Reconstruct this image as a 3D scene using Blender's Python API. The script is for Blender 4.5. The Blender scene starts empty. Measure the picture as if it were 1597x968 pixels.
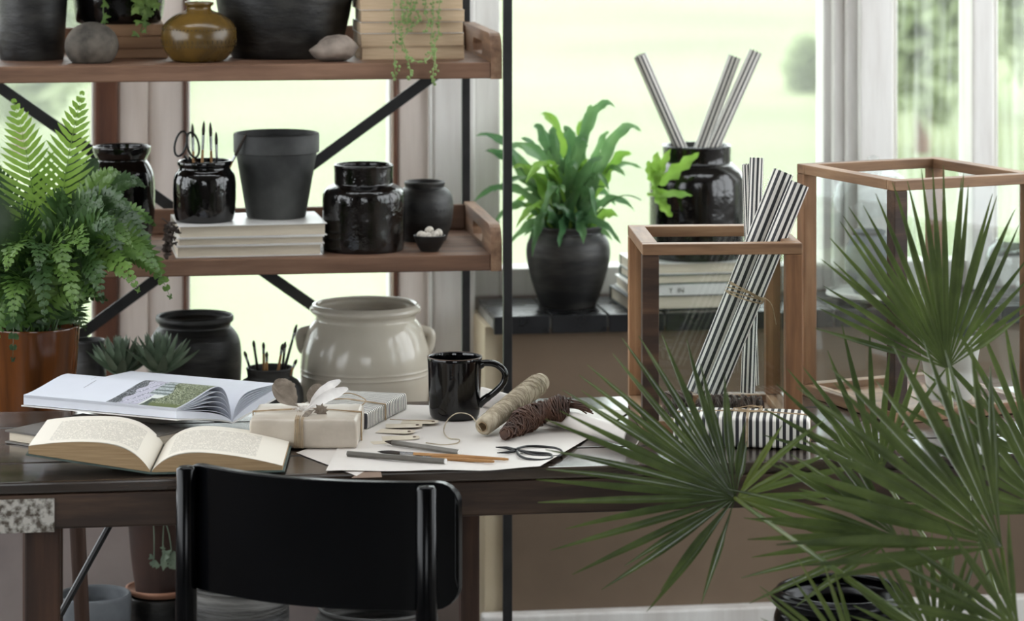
import bpy, bmesh, math, random
from mathutils import Vector, Matrix
rnd = random.Random(11)
scene = bpy.context.scene
col = scene.collection
V = Vector
# ------------------------------------------------------------------ camera, sky, exposure
TH = math.radians(8.0)                 # the room is seen turned by this much
F, HZ, CX, CH = 4700.0, -220.0, 798.5, 1.557
ct, st = math.cos(TH), math.sin(TH)
cd = bpy.data.cameras.new('camera')
cd.sensor_width = 36.0
cd.lens = F / 1597 * 36
cd.shift_y = -(484 - HZ) / 1597        # level view camera, lens shifted down
cd.clip_end = 300
cd.dof.use_dof = True
cd.dof.focus_distance = 4.22
cd.dof.aperture_fstop = 6.0
cam = bpy.data.objects.new('camera', cd)
cam.location = (0, 0, CH)
cam.rotation_euler = (math.pi / 2, 0, -TH)
col.objects.link(cam)
scene.camera = cam
w = bpy.data.worlds.new('overcast_sky'); scene.world = w
w.use_nodes = True
bg = w.node_tree.nodes['Background']
bg.inputs[0].default_value = (0.93, 0.97, 1.0, 1)
bg.inputs[1].default_value = 6.0
vs = scene.view_settings
scene.display_settings.display_device = 'sRGB'
vs.view_transform = 'Standard'
vs.look = 'None'
vs.gamma = 1.0
vs.exposure = -0.2
vs.use_curve_mapping = False


def room(X, Y, z):                     # camera-aligned metres -> room metres
    return V((X * ct + Y * st, -X * st + Y * ct, z))


def dirr(X, Y, z=0.0):
    return room(X, Y, z)


def pt(px, py, D):
    return room((px - CX) * D / F, D, CH - (py - HZ) * D / F)


def onz(px, py, z):
    return pt(px, py, (CH - z) * F / (py - HZ))


def dep(px, v):
    return v / (ct - (px - CX) / F * st)


def onv(px, py, v):
    return pt(px, py, dep(px, v))


RIGHT, FWD, UP = room(1, 0, 0), room(0, 1, 0), V((0, 0, 1))
AZ = -TH                                # rotation that lines an object up with the camera


# ------------------------------------------------------------------ materials
def lin(c):
    return tuple(((x / 255) / 12.92 if x / 255 <= .04045 else ((x / 255 + .055) / 1.055) ** 2.4) for x in c) + (1,)


class N:
    def __init__(s, name):
        s.m = bpy.data.materials.new(name); s.m.use_nodes = True
        s.t = s.m.node_tree; s.b = s.t.nodes['Principled BSDF']; s.o = s.t.nodes['Material Output']

    def n(s, typ, **kw):
        x = s.t.nodes.new(typ)
        for k, v in kw.items():
            if k.startswith('i_'):
                key = k[2:]
                x.inputs[int(key) if key.isdigit() else key].default_value = v
            else:
                setattr(x, k, v)
        return x

    def l(s, a, b):
        s.t.links.new(a, b)

    def coord(s, scale=(1, 1, 1)):
        tc = s.n('ShaderNodeTexCoord'); mp = s.n('ShaderNodeMapping')
        mp.inputs['Scale'].default_value = scale
        s.l(tc.outputs['Object'], mp.inputs['Vector'])
        return mp.outputs['Vector']

    def math(s, op, a, b=None):
        x = s.n('ShaderNodeMath', operation=op)
        for i, q in enumerate((a, b)):
            if q is None: continue
            if isinstance(q, (int, float)): x.inputs[i].default_value = q
            else: s.l(q, x.inputs[i])
        return x.outputs[0]

    def ramp(s, fac, stops):
        r = s.n('ShaderNodeValToRGB')
        e = r.color_ramp.elements
        while len(e) < len(stops): e.new(.5)
        for el, (p, c) in zip(e, stops): el.position = p; el.color = c
        s.l(fac, r.inputs[0])
        return r.outputs[0]

    def noise(s, vec, scale, detail=5, rough=.55):
        x = s.n('ShaderNodeTexNoise'); x.inputs['Scale'].default_value = scale
        x.inputs['Detail'].default_value = detail; x.inputs['Roughness'].default_value = rough
        s.l(vec, x.inputs['Vector'])
        return x.outputs[0]

    def mix(s, fac, a, b):
        x = s.n('ShaderNodeMix', data_type='RGBA')
        for q, i in ((fac, 0), (a, 6), (b, 7)):
            if isinstance(q, (int, float, tuple)): x.inputs[i].default_value = q
            else: s.l(q, x.inputs[i])
        return x.outputs[2]

    def bump(s, h, strength, dist=.002):
        x = s.n('ShaderNodeBump'); x.inputs['Strength'].default_value = strength; x.inputs['Distance'].default_value = dist
        s.l(h, x.inputs['Height']); s.l(x.outputs[0], s.b.inputs['Normal'])


def M(name, c1, c2=None, scale=12, rough=.5, rough2=None, metal=0, bump=0, bscale=60, bdist=.002, stretch=(1, 1, 1), lo=.35, hi=.65,
      coat=0, spec=.5, transl=0, detail=5):
    s = N(name)
    vec = s.coord(stretch)
    f = s.noise(vec, scale, detail)
    a, b = lin(c1), lin(c2 or c1)
    colr = s.ramp(f, [(lo, a), (hi, b)])
    s.l(colr, s.b.inputs['Base Color'])
    s.b.inputs['Roughness'].default_value = rough
    if rough2 is not None:
        rr = s.n('ShaderNodeMapRange'); rr.inputs[1].default_value = lo; rr.inputs[2].default_value = hi
        rr.inputs[3].default_value = rough; rr.inputs[4].default_value = rough2
        s.l(f, rr.inputs[0]); s.l(rr.outputs[0], s.b.inputs['Roughness'])
    s.b.inputs['Metallic'].default_value = metal
    s.b.inputs['Specular IOR Level'].default_value = spec
    s.b.inputs['Coat Weight'].default_value = coat
    if bump: s.bump(s.noise(vec, bscale, 4), bump, bdist)
    if transl:
        tr = s.n('ShaderNodeBsdfTranslucent'); s.l(colr, tr.inputs[0])
        mx = s.n('ShaderNodeMixShader'); mx.inputs[0].default_value = transl
        s.l(s.b.outputs[0], mx.inputs[1]); s.l(tr.outputs[0], mx.inputs[2]); s.l(mx.outputs[0], s.o.inputs[0])
    return s.m


def wood(name, c1, c2, c3, axis=0, scale=9, rough=.55, bump=.35, spec=.4, rough2=None):
    s = N(name)
    sc = [1.0, 1.0, 1.0]; sc[axis] = .09
    vec = s.coord(sc)
    f = s.noise(vec, scale * 4, 7, .6)
    g = s.noise(s.coord((1, 1, 1)), 7, 3)
    a = s.ramp(f, [(.3, lin(c1)), (.5, lin(c2)), (.72, lin(c3))])
    b = s.mix(s.ramp(g, [(.35, (0, 0, 0, 1)), (.7, (1, 1, 1, 1))]), a, lin(c1))
    mixn = s.mix(.45, a, b)
    s.l(mixn, s.b.inputs['Base Color'])
    s.b.inputs['Roughness'].default_value = rough
    if rough2 is not None:
        rr = s.n('ShaderNodeMapRange'); rr.inputs[1].default_value = .35; rr.inputs[2].default_value = .65
        rr.inputs[3].default_value = rough; rr.inputs[4].default_value = rough2
        s.l(g, rr.inputs[0]); s.l(rr.outputs[0], s.b.inputs['Roughness'])
    s.b.inputs['Specular IOR Level'].default_value = spec
    s.bump(f, bump, .0015)
    return s.m


def stripes(name, mode, period, dark=(38, 38, 42), light=(226, 222, 214), duty=.5, rough=.5):
    """printed stripes: 'angle' runs them along a roll's own z axis, 'x' / 'y' across a flat parcel"""
    s = N(name)
    sep = s.n('ShaderNodeSeparateXYZ'); s.l(s.coord(), sep.inputs[0])
    if mode == 'angle':
        q = s.math('MULTIPLY', s.math('ARCTAN2', sep.outputs[1], sep.outputs[0]), period / (2 * math.pi))
    else:
        q = s.math('DIVIDE', sep.outputs[{'x': 0, 'y': 1}[mode]], period)
    fr = s.math('FRACT', s.math('ADD', q, 100.25))
    k = s.math('GREATER_THAN', fr, duty)
    s.l(s.mix(k, lin(light), lin(dark)), s.b.inputs['Base Color'])
    s.b.inputs['Roughness'].default_value = rough
    return s.m


def glass(name, tint=(1, 1, 1, 1), refl=1.0, haze=0.0, ior=1.45, streak=False):
    s = N(name); s.t.nodes.remove(s.b)
    tr = s.n('ShaderNodeBsdfTransparent'); tr.inputs[0].default_value = tint
    gl = s.n('ShaderNodeBsdfGlossy'); gl.inputs['Roughness'].default_value = .02
    fr = s.n('ShaderNodeLayerWeight'); fr.inputs[0].default_value = .5
    f = s.math('MULTIPLY', s.math('ADD', s.math('MULTIPLY', s.math('POWER', fr.outputs['Facing'], 5.0), .9), .04), refl)
    mx = s.n('ShaderNodeMixShader'); s.l(f, mx.inputs[0]); s.l(tr.outputs[0], mx.inputs[1]); s.l(gl.outputs[0], mx.inputs[2])
    out = mx.outputs[0]
    if haze:
        df = s.n('ShaderNodeBsdfTranslucent'); df.inputs[0].default_value = (.9, .92, .9, 1)
        m2 = s.n('ShaderNodeMixShader'); m2.inputs[0].default_value = haze
        if streak:
            nz = s.noise(s.coord((22, 22, 1.2)), 3.0, 5)
            s.l(s.math('MULTIPLY', s.ramp(nz, [(.42, (.1, .1, .1, 1)), (.75, (1, 1, 1, 1))]), haze), m2.inputs[0])
        s.l(out, m2.inputs[1]); s.l(df.outputs[0], m2.inputs[2]); out = m2.outputs[0]
    s.l(out, s.o.inputs[0])
    return s.m


m = {}
m['floor'] = M('floor_boards_grey', (120, 118, 116), (150, 148, 144), 4, .45)
m['wall_white'] = M('old_white_paint', (206, 201, 196), (178, 170, 164), 3, .6, bump=.15, bscale=20)
m['wall_dim'] = M('umber_limewash', (112, 102, 94), (96, 88, 82), 3, .85)
m['wall_pink'] = M('greyed_plaster', (150, 138, 134), (128, 118, 116), 5, .8, bump=.2, bscale=30)
m['parapet'] = M('taupe_plaster', (116, 98, 80), (98, 82, 66), 3, .75, bump=.15, bscale=25)
m['cream'] = M('cream_paint', (205, 192, 165), (190, 174, 145), 6, .6)
m['frame_white'] = M('chalky_window_paint', (222, 220, 216), (192, 186, 180), 7, .55, bump=.3, bscale=30, stretch=(3, 3, .35), lo=.4, hi=.75)
m['frame_pink'] = M('worn_pinkish_paint', (228, 219, 212), (200, 188, 178), 6, .6, bump=.3, bscale=30, stretch=(3, 3, .3))
m['post_brown'] = wood('brown_post_wood', (70, 42, 30), (98, 62, 44), (120, 80, 58), 2)
m['tile'] = M('black_glazed_tile', (16, 17, 19), (30, 31, 34), 10, .22, rough2=.35)
m['grout'] = M('grey_grout', (150, 148, 142), (130, 128, 122), 20, .8)
m['lawn'] = M('bleached_lawn', (104, 115, 84), (128, 133, 103), .22, 1.0, spec=.1, lo=.3, hi=.7)
m['shrub'] = M('overexposed_shrub_leaf', (140, 152, 116), (172, 180, 148), .8, .9, spec=.1, transl=.4)  # leaf colour lightened to stand in for overexposed daylight
m['winglass'] = glass('old_window_glass', (.97, .99, .97, 1), .5, .06)
m['wetglass'] = glass('rain_streaked_glass', (.95, .97, .95, 1), .5, .12, streak=True)
m['glass'] = glass('clear_pane_glass', (.97, .985, .98, 1), 1.0, 0)
m['shelfwood'] = wood('oiled_shelf_wood', (78, 54, 41), (114, 84, 65), (142, 109, 88), 0, rough=.5)
m['shelfend'] = wood('grey_tray_end_wood', (86, 62, 48), (140, 108, 84), (176, 146, 118), 1, rough=.6)
m['rawpine'] = wood('raw_pine_boards', (126, 94, 70), (164, 128, 98), (190, 154, 120), 0, rough=.7)
m['iron'] = M('black_iron', (20, 20, 21), (34, 34, 35), 30, .45, metal=.2, bump=.1)
m['tablewood'] = wood('dark_workbench_wood', (36, 29, 25), (60, 49, 41), (96, 82, 71), 0, scale=6, rough=.12, rough2=.26, bump=.1, spec=1.0)
m['apron'] = wood('stained_apron_wood', (32, 23, 18), (58, 43, 34), (92, 71, 56), 0, scale=9, rough=.5)
m['legwood'] = wood('stained_leg_wood', (38, 24, 18), (66, 44, 32), (96, 66, 48), 2, scale=6, rough=.5)
m['zinc'] = M('worn_zinc', (196, 192, 184), (88, 80, 70), 95, .45, metal=.3, bump=.5, bscale=150, detail=9, lo=.42, hi=.6)
m['chair'] = M('black_lacquer', (3, 4, 6), (6, 7, 10), 8, .2, spec=.22)
m['blackglaze'] = M('black_glaze', (5, 5, 6), (13, 11, 11), 14, .05, rough2=.14, bump=.4, bscale=22, bdist=.004, spec=.6)
m['blackglaze2'] = M('brown_black_glaze', (6, 6, 6), (22, 17, 15), 25, .06, rough2=.2, bump=.5, bscale=34, bdist=.004, spec=.6)
m['blackmatte'] = M('charcoal_stoneware', (14, 14, 14), (66, 64, 60), 16, .5, bump=.5, bscale=40, stretch=(1, 1, 3), lo=.42, hi=.85, detail=8)
m['blackrustic'] = M('rubbed_black_clay', (17, 17, 17), (66, 64, 60), 10, .48, bump=.6, bscale=25, stretch=(1, 1, 5), lo=.45, hi=.8)
m['greypot'] = M('grey_zinc_clay', (44, 45, 45), (88, 89, 87), 9, .6, bump=.15, bscale=60, lo=.4, hi=.75)
m['greyribbed'] = M('weathered_ribbed_clay', (48, 48, 48), (124, 122, 118), 8, .55, bump=.8, bscale=14, bdist=.006, stretch=(1, 1, 9), lo=.4, hi=.75)
m['concrete'] = M('grey_concrete', (112, 116, 120), (86, 90, 94), 12, .75, bump=.2)
m['olive'] = M('olive_brown_glaze', (104, 80, 36), (70, 54, 26), 18, .18, rough2=.3, bump=.15, bscale=40)
m['olivedot'] = M('incised_dark_dots', (34, 26, 14), (44, 34, 18), 18, .5)
m['creamglaze'] = M('cream_crock_glaze', (204, 197, 182), (190, 182, 166), 6, .14, bump=.05, bscale=10)
m['orange'] = M('honey_brown_glaze', (100, 57, 26), (52, 30, 16), 14, .12, stretch=(2.2, 2.2, .12), lo=.35, hi=.7)
m['soil'] = M('dark_soil', (28, 22, 18), (50, 40, 32), 60, .95, bump=1, bscale=80)
m['terra'] = M('dark_terracotta', (66, 42, 32), (44, 29, 24), 8, .7)
m['terralight'] = M('pale_terracotta', (198, 150, 124), (170, 122, 98), 8, .75)
m['stone'] = M('speckled_stone', (50, 46, 40), (106, 98, 88), 26, .8, bump=.6, bscale=60, lo=.35, hi=.7)
m['stone2'] = M('pale_stone', (96, 86, 78), (160, 146, 134), 16, .85, bump=.6, bscale=40)
m['page'] = M('book_page_edges', (214, 204, 186), (188, 176, 156), 60, .8, stretch=(.3, .3, 30), lo=.3, hi=.7)
m['pageold'] = M('yellowed_page_edges', (190, 162, 124), (150, 122, 88), 60, .85, stretch=(.3, .3, 30), lo=.3, hi=.7)
m['pagewhite'] = M('bright_white_paper', (214, 217, 226), (207, 210, 219), 8, .5)
m['pagetan'] = M('tan_page_edges', (208, 186, 156), (178, 152, 122), 60, .85, stretch=(.3, .3, 25), lo=.3, hi=.7)
m['coverwhite'] = M('white_book_cover', (228, 226, 222), (214, 212, 208), 5, .4)
m['covergrey'] = M('grey_book_cover', (116, 112, 106), (84, 80, 76), 6, .35)
m['coverdark'] = M('dark_book_cover', (46, 48, 50), (60, 62, 62), 6, .5)
m['covergreen'] = M('grey_green_cloth_cover', (86, 100, 96), (64, 78, 74), 30, .7)
m['kraft'] = M('champagne_wrapping_paper', (198, 188, 174), (172, 161, 147), 14, .32, spec=.6, bump=.25, bscale=16, bdist=.006)
m['sheet'] = M('pale_wrapping_sheet', (214, 208, 202), (204, 197, 190), 4, .45, spec=.45)
m['sheetbrown'] = M('brown_paper_back', (120, 96, 78), (104, 82, 66), 4, .7)
m['twine'] = M('natural_twine', (176, 154, 124), (140, 118, 90), 90, .9)
m['jute'] = M('pale_linen_thread', (184, 172, 150), (152, 140, 120), 90, .9)
m['raffia'] = M('brown_raffia', (86, 56, 40), (54, 34, 25), 40, .6, bump=.3)
m['wicker'] = M('grey_brown_wicker', (96, 70, 56), (60, 44, 36), 30, .5)
m['feather'] = M('taupe_feather', (140, 128, 114), (108, 96, 84), 50, .7, stretch=(1, 6, 1))
m['featherwhite'] = M('white_feather', (236, 232, 228), (214, 210, 206), 50, .8)
m['steelpen'] = M('gunmetal_pencil', (118, 114, 107), (98, 94, 88), 20, .3, metal=.15)
m['brushwood'] = M('honey_brush_handle', (178, 134, 84), (156, 112, 66), 20, .4, stretch=(1, 1, .1))
m['brushdark'] = M('dark_bristle', (32, 26, 22), (52, 42, 34), 60, .7)
m['brushblack'] = M('black_brush_handle', (16, 15, 15), (26, 24, 24), 20, .3)
m['brushferrule'] = M('silver_ferrule', (186, 188, 190), (150, 152, 154), 30, .25, metal=.9)
m['blackpaint'] = M('black_iron_scissors', (12, 12, 13), (26, 26, 27), 40, .4, metal=.4)
m['egg'] = M('speckled_egg', (206, 198, 186), (120, 106, 92), 220, .5, lo=.5, hi=.75)
m['boxwood'] = wood('reclaimed_box_wood', (96, 68, 48), (144, 110, 80), (180, 146, 112), 0, rough=.55)
m['boxwood_v'] = wood('reclaimed_box_post_wood', (88, 58, 38), (138, 98, 66), (172, 130, 94), 2, rough=.55)
m['boxdark'] = wood('dark_sawn_post_wood', (34, 22, 16), (62, 42, 29), (98, 70, 50), 0, rough=.6, bump=.8)
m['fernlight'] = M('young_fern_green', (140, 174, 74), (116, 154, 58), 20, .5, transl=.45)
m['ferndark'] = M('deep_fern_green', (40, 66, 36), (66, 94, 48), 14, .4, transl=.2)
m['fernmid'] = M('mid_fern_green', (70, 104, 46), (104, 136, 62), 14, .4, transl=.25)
m['bluefern'] = M('blue_green_leaf', (74, 116, 76), (120, 158, 100), 9, .26, transl=.42)
m['bluefernlight'] = M('yellow_green_leaf', (146, 186, 76), (122, 168, 70), 9, .4, transl=.4)
m['palm'] = M('fan_palm_green', (62, 76, 40), (100, 116, 62), 10, .24, transl=.2, spec=.7)
m['palmlight'] = M('olive_palm_green', (112, 124, 58), (84, 104, 52), 10, .3, transl=.25)
m['succ'] = M('grey_green_succulent', (88, 106, 88), (126, 142, 120), 16, .55)
m['ivy'] = M('ivy_green', (84, 116, 52), (122, 146, 76), 16, .45, transl=.2)
m['pearl'] = M('pearl_green', (112, 140, 80), (142, 164, 104), 16, .4)
m['agave'] = M('agave_grey_green', (86, 98, 86), (112, 122, 106), 8, .5)
m['whitepot'] = M('chalk_white_pot', (206, 204, 198), (180, 178, 172), 10, .6)
m['dryleaf'] = M('dried_brown_seedhead', (62, 50, 42), (36, 30, 26), 40, .8)
m['muggaze'] = M('black_mug_glaze', (4, 4, 6), (10, 9, 11), 20, .05, rough2=.15, bump=.12, bscale=15, bdist=.003)
m['rimbrown'] = M('bare_brown_rim', (70, 52, 42), (96, 76, 62), 60, .4)
m['striperoll'] = stripes('striped_roll_paper', 'angle', 10)
m['stripegift'] = stripes('striped_gift_paper', 'x', .0092)
m['stripegift2'] = stripes('fine_striped_gift_paper', 'y', .0066, dark=(52, 52, 58))
m['yellow'] = M('yellow_ribbon', (200, 180, 40), (186, 164, 30), 20, .6)


# ------------------------------------------------------------------ mesh building
class MB:
    def __init__(s): s.v = []; s.f = []

    def add(s, vs_, fs):
        o = len(s.v); s.v += [V(p) for p in vs_]; s.f += [tuple(i + o for i in q) for q in fs]; return s

    def hexa(s, p):            # 8 points: bottom ring then top ring
        return s.add(p, [(3, 2, 1, 0), (4, 5, 6, 7), (0, 1, 5, 4), (1, 2, 6, 5), (2, 3, 7, 6), (3, 0, 4, 7)])

    def box(s, a, b, mat=None):
        x0, y0, z0 = a; x1, y1, z1 = b
        p = [V(q) for q in ((x0, y0, z0), (x1, y0, z0), (x1, y1, z0), (x0, y1, z0), (x0, y0, z1), (x1, y0, z1), (x1, y1, z1), (x0, y1, z1))]
        if mat is not None: p = [mat @ q for q in p]
        return s.hexa(p)

    def bar(s, p, q, wx, wy, up=V((0, 0, 1))):
        p, q = V(p), V(q); d = (q - p).normalized(); a = d.cross(up)
        if a.length < 1e-4: a = V((1, 0, 0))
        a.normalize(); b = a.cross(d)
        a *= wx / 2; b *= wy / 2
        return s.hexa([p - a - b, p + a - b, p + a + b, p - a + b, q - a - b, q + a - b, q + a + b, q - a + b])

    def tube(s, pts, r, n=8, caps=True, closed=False):
        pts = [V(p) for p in pts]; k = len(pts)
        rs = r if isinstance(r, (list, tuple)) else [r] * k
        t0 = (pts[1] - pts[0]).normalized()
        a = t0.cross(V((0, 0, 1)))
        if a.length < .05: a = t0.cross(V((1, 0, 0)))
        a.normalize(); vs_, fs = [], []
        for i, p in enumerate(pts):
            if closed: t = pts[(i + 1) % k] - pts[i - 1]
            else: t = pts[min(i + 1, k - 1)] - pts[max(i - 1, 0)]
            t.normalize(); a = (a - t * a.dot(t)).normalized(); b = t.cross(a)
            for j in range(n):
                an = 2 * math.pi * j / n
                vs_.append(p + (a * math.cos(an) + b * math.sin(an)) * rs[i])
        for i in range(k if closed else k - 1):
            for j in range(n):
                i2 = (i + 1) % k; j2 = (j + 1) % n
                fs.append((i * n + j, i * n + j2, i2 * n + j2, i2 * n + j))
        if caps and not closed:
            fs.append(tuple(range(n - 1, -1, -1))); fs.append(tuple(range((k - 1) * n, k * n)))
        return s.add(vs_, fs)

    def lathe(s, prof, n=40, c=(0, 0, 0), wob=0.0, seed=0):
        c = V(c); vs_, fs, rings = [], [], []
        rr = random.Random(seed); ph = [rr.uniform(0, 6.28) for _ in range(4)]
        for r, z in prof:
            if r < 1e-6:
                rings.append([len(vs_)] * n); vs_.append(c + V((0, 0, z)))
            else:
                ring = []
                for j in range(n):
                    an = 2 * math.pi * j / n
                    q = r * (1 + wob * (math.sin(2 * an + ph[0]) + .6 * math.sin(3 * an + ph[1] + z * 30)))
                    ring.append(len(vs_)); vs_.append(c + V((q * math.cos(an), q * math.sin(an), z)))
                rings.append(ring)
        for A, B in zip(rings, rings[1:]):
            for j in range(n):
                q = [A[j], A[(j + 1) % n], B[(j + 1) % n], B[j]]
                u = []
                for i in q:
                    if i not in u: u.append(i)
                if len(u) > 2: fs.append(tuple(u))
        return s.add(vs_, fs)

    def surf(s, rows, closed=False):
        k = len(rows[0]); vs_ = [p for r_ in rows for p in r_]; fs = []
        for i in range(len(rows) - 1):
            for j in range(k if closed else k - 1):
                j2 = (j + 1) % k
                fs.append((i * k + j, i * k + j2, (i + 1) * k + j2, (i + 1) * k + j))
        return s.add(vs_, fs)

    def slab(s, top, thick, down=V((0, 0, -1))):     # grid of points made into a thin solid
        R_, C_ = len(top), len(top[0])
        bot = [[p + down * thick for p in r_] for r_ in top]
        vs_ = [p for r_ in top for p in r_] + [p for r_ in bot for p in r_]
        o = R_ * C_; fs = []
        for i in range(R_ - 1):
            for j in range(C_ - 1):
                a, b, c_, d = i * C_ + j, i * C_ + j + 1, (i + 1) * C_ + j + 1, (i + 1) * C_ + j
                fs.append((a, b, c_, d)); fs.append((o + d, o + c_, o + b, o + a))
        ring = [j for j in range(C_)] + [i * C_ + C_ - 1 for i in range(1, R_)] + [(R_ - 1) * C_ + j for j in range(C_ - 2, -1, -1)] + [i * C_ for i in range(R_ - 2, 0, -1)]
        for a, b in zip(ring, ring[1:] + ring[:1]): fs.append((a, o + a, o + b, b))
        return s.add(vs_, fs)

    def ball(s, c, r, n=8, k=5, sq=(1, 1, 1)):
        c = V(c); pr = [(math.sin(math.pi * i / k), -math.cos(math.pi * i / k)) for i in range(k + 1)]
        o = len(s.v); s.lathe([(0 if i in (0, k) else a, b) for i, (a, b) in enumerate(pr)], n)
        for i in range(o, len(s.v)):
            p = s.v[i]; s.v[i] = c + V((p.x * r * sq[0], p.y * r * sq[1], p.z * r * sq[2]))
        return s


def tag(o, label=None, cat=None, group=None, kind=None):
    if label: o['label'] = label
    if cat: o['category'] = cat
    if group: o['group'] = group
    if kind: o['kind'] = kind
    return o


def obj(name, mb, mat, parent=None, loc=None, rz=0.0, rot=None, smooth=True, ang=40, bevel=0.0, seg=2):
    me = bpy.data.meshes.new(name)
    me.from_pydata([tuple(p) for p in mb.v], [], mb.f)
    if bevel == 0 or True:
        bm = bmesh.new(); bm.from_mesh(me)
        bmesh.ops.recalc_face_normals(bm, faces=bm.faces); bm.to_mesh(me); bm.free()
    me.materials.append(m[mat] if isinstance(mat, str) else mat)
    if smooth:
        me.polygons.foreach_set('use_smooth', [True] * len(me.polygons))
        me.set_sharp_from_angle(angle=math.radians(ang))
    o = bpy.data.objects.new(name, me); col.objects.link(o)
    if parent: o.parent = parent
    if loc is not None: o.location = loc
    o.rotation_euler = rot if rot is not None else (0, 0, rz)
    if bevel:
        b = o.modifiers.new('bevel', 'BEVEL'); b.width = bevel; b.segments = seg; b.limit_method = 'ANGLE'
        b.angle_limit = math.radians(35)
    return o


def thing(name, label, cat, loc=(0, 0, 0), rz=0.0, group=None, kind=None):
    o = bpy.data.objects.new(name, None); col.objects.link(o)
    o.location = loc; o.rotation_euler = (0, 0, rz); o.empty_display_size = .02
    return tag(o, label, cat, group, kind)


def struct(name, mb, mat, parent=None, label=None, **kw):
    o = obj(name, mb, mat, parent, **kw)
    if parent is None: o['kind'] = 'structure'
    if label: o['label'] = label
    return o


def catmull(P, sub=5):
    out = []
    for i in range(len(P) - 1):
        p0, p1, p2, p3 = P[max(i - 1, 0)], P[i], P[i + 1], P[min(i + 2, len(P) - 1)]
        for j in range(sub):
            t = j / sub
            out.append(tuple(.5 * (2 * b + (c - a) * t + (2 * a - 5 * b + 4 * c - d) * t * t + (3 * b - a - 3 * c + d) * t ** 3)
                             for a, b, c, d in zip(p0, p1, p2, p3)))
    out.append(tuple(P[-1]))
    return out


def curve(P, sub=6):
    return [V(q) for q in catmull([tuple(p) for p in P], sub)]


def bez(a, b, c, n=10):
    a, b, c = V(a), V(b), V(c)
    return [a * (1 - t) ** 2 + b * 2 * t * (1 - t) + c * t * t for t in [i / n for i in range(n + 1)]]


def vessel(outer, t, k=1.0, sub=5, floor=None, sharp=False):
    """closed profile of a hollow pot: outer (r, z) from the foot up to the lip, wall t"""
    o = list(outer) if sharp else [(max(a, 0), b) for a, b in catmull(outer, sub)]
    fl = floor if floor is not None else t
    inner = [(max(r - t, t * .3), max(z, fl)) for r, z in reversed(o) if z > fl]
    rl, zl = o[-1]
    lip = [(rl - t * .15, zl + t * .35), (rl - t * .5, zl + t * .5), (rl - t * .85, zl + t * .35)]
    pr = [(0, 0)] + o + lip + inner + [(0, fl)]
    return [(r * k, z * k) for r, z in pr]


def pot(name, label, cat, px, v, z, outer, t, mat, n=48, wob=.006, sub=5, group=None, floor=None, sharp=False, seed=1):
    """pot whose profile is given in photograph pixels at its own distance, standing on height z at room depth v"""
    D = dep(px, v); k = D / F
    p = onv(px, 0, v)
    mb = MB().lathe(vessel(outer, t, k, sub, floor, sharp), n, wob=wob, seed=seed)
    o = obj(name, mb, mat, loc=(p.x, p.y, z), ang=60)
    tag(o, label, cat, group)
    return o, k


def sameparent(parent):
    return parent
# ------------------------------------------------------------------ the room
VW = 5.465                                   # window wall
UL, UR, VF, ZC = -2.0, 2.6, -1.6, 2.7
struct('floor', MB().box((UL, VF, -.05), (UR, VW + .1, 0)), 'floor', label='grey painted floor of the garden room', smooth=False)
SKU0, SKU1, SKV0, SKV1 = -.8, 2.0, 3.95, 4.55          # unseen roof opening, added to brighten level surfaces
mb = MB().box((UL - .1, VF - .1, ZC), (UR + .1, SKV0, ZC + .1)).box((UL - .1, SKV1, ZC), (UR + .1, VW + .15, ZC + .1))
mb.box((UL - .1, SKV0, ZC), (SKU0, SKV1, ZC + .1)).box((SKU1, SKV0, ZC), (UR + .1, SKV1, ZC + .1))
struct('ceiling', mb, 'wall_dim', smooth=False)
rl = thing('added_roof_opening', 'unseen roof opening added to brighten the table', None, (SKU0, SKV0, ZC), kind='structure')
for i in range(6):
    x = (SKU1 - SKU0) * i / 5
    obj('roof_opening_bar', MB().box((x - .025, 0, .02), (x + .025, SKV1 - SKV0, .08)), 'frame_white', rl, smooth=False)


def U(px, v=VW): return onv(px, 0, v).x


ZB_L, ZB_R, ZT = .554, .757, 2.40
u3 = U(736)
mb = MB().box((UL, VW, 0), (u3, VW + .1, ZB_L)).box((UL, VW, ZT), (UR, VW + .1, ZC)).box((u3, VW, 0), (UR, VW + .1, ZB_R))
struct('wall_back', mb, 'wall_pink', label='greyed plaster wall below and above the windows', smooth=False)
# masonry ledge under the right-hand windows
uL = onv(786, 600, 5.25).x
struct('wall_parapet', MB().box((uL, 5.25, 0), (UR, VW, .733)), 'parapet', label='taupe plaster parapet under the tiled window ledge', smooth=False)
mb = MB().box((onv(752, 600, 5.3).x, 5.262, 0), (uL, VW, .733))
struct('trim_1', mb, 'cream', label='cream painted end board of the parapet', smooth=False)
struct('baseboard_back', MB().box((onv(752, 600, 5.22).x, 5.215, 0), (UR, 5.25, .235)), 'frame_white', label='tall worn white baseboard along the parapet', smooth=False, bevel=.004)
sill_u = onv(769, 490, 5.235).x
sill = struct('window_sill', MB().box((sill_u, 5.235, .733), (UR, VW - .02, .749)), 'grout', label='window ledge covered with black glazed tiles', smooth=False)
sill['kind'] = 'structure'
tw = .0985; first = None
i = 0
while sill_u + i * (tw + .0035) < 2.45:
    for r_ in range(2):
        x0 = sill_u + .001 + i * (tw + .0035); y0 = 5.234 + r_ * .108
        if first is None:
            first = obj('tile', MB().box((0, 0, 0), (tw, .1045, .0075)), 'tile', sill, loc=(x0, y0, .7485), smooth=False, bevel=.0015)
        else:
            c = first.copy(); col.objects.link(c); c.parent = sill; c.location = (x0, y0, .7485)
    if i == 0: edge = obj('edge_tile', MB().box((0, -.007, -.024), (tw, 0, .0075)), 'tile', sill, loc=(x0, 5.2335, .7485), smooth=False, bevel=.0015)
    else:
        c = edge.copy(); col.objects.link(c); c.parent = sill; c.location = (x0, 5.2335, .7485)
    i += 1
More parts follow.
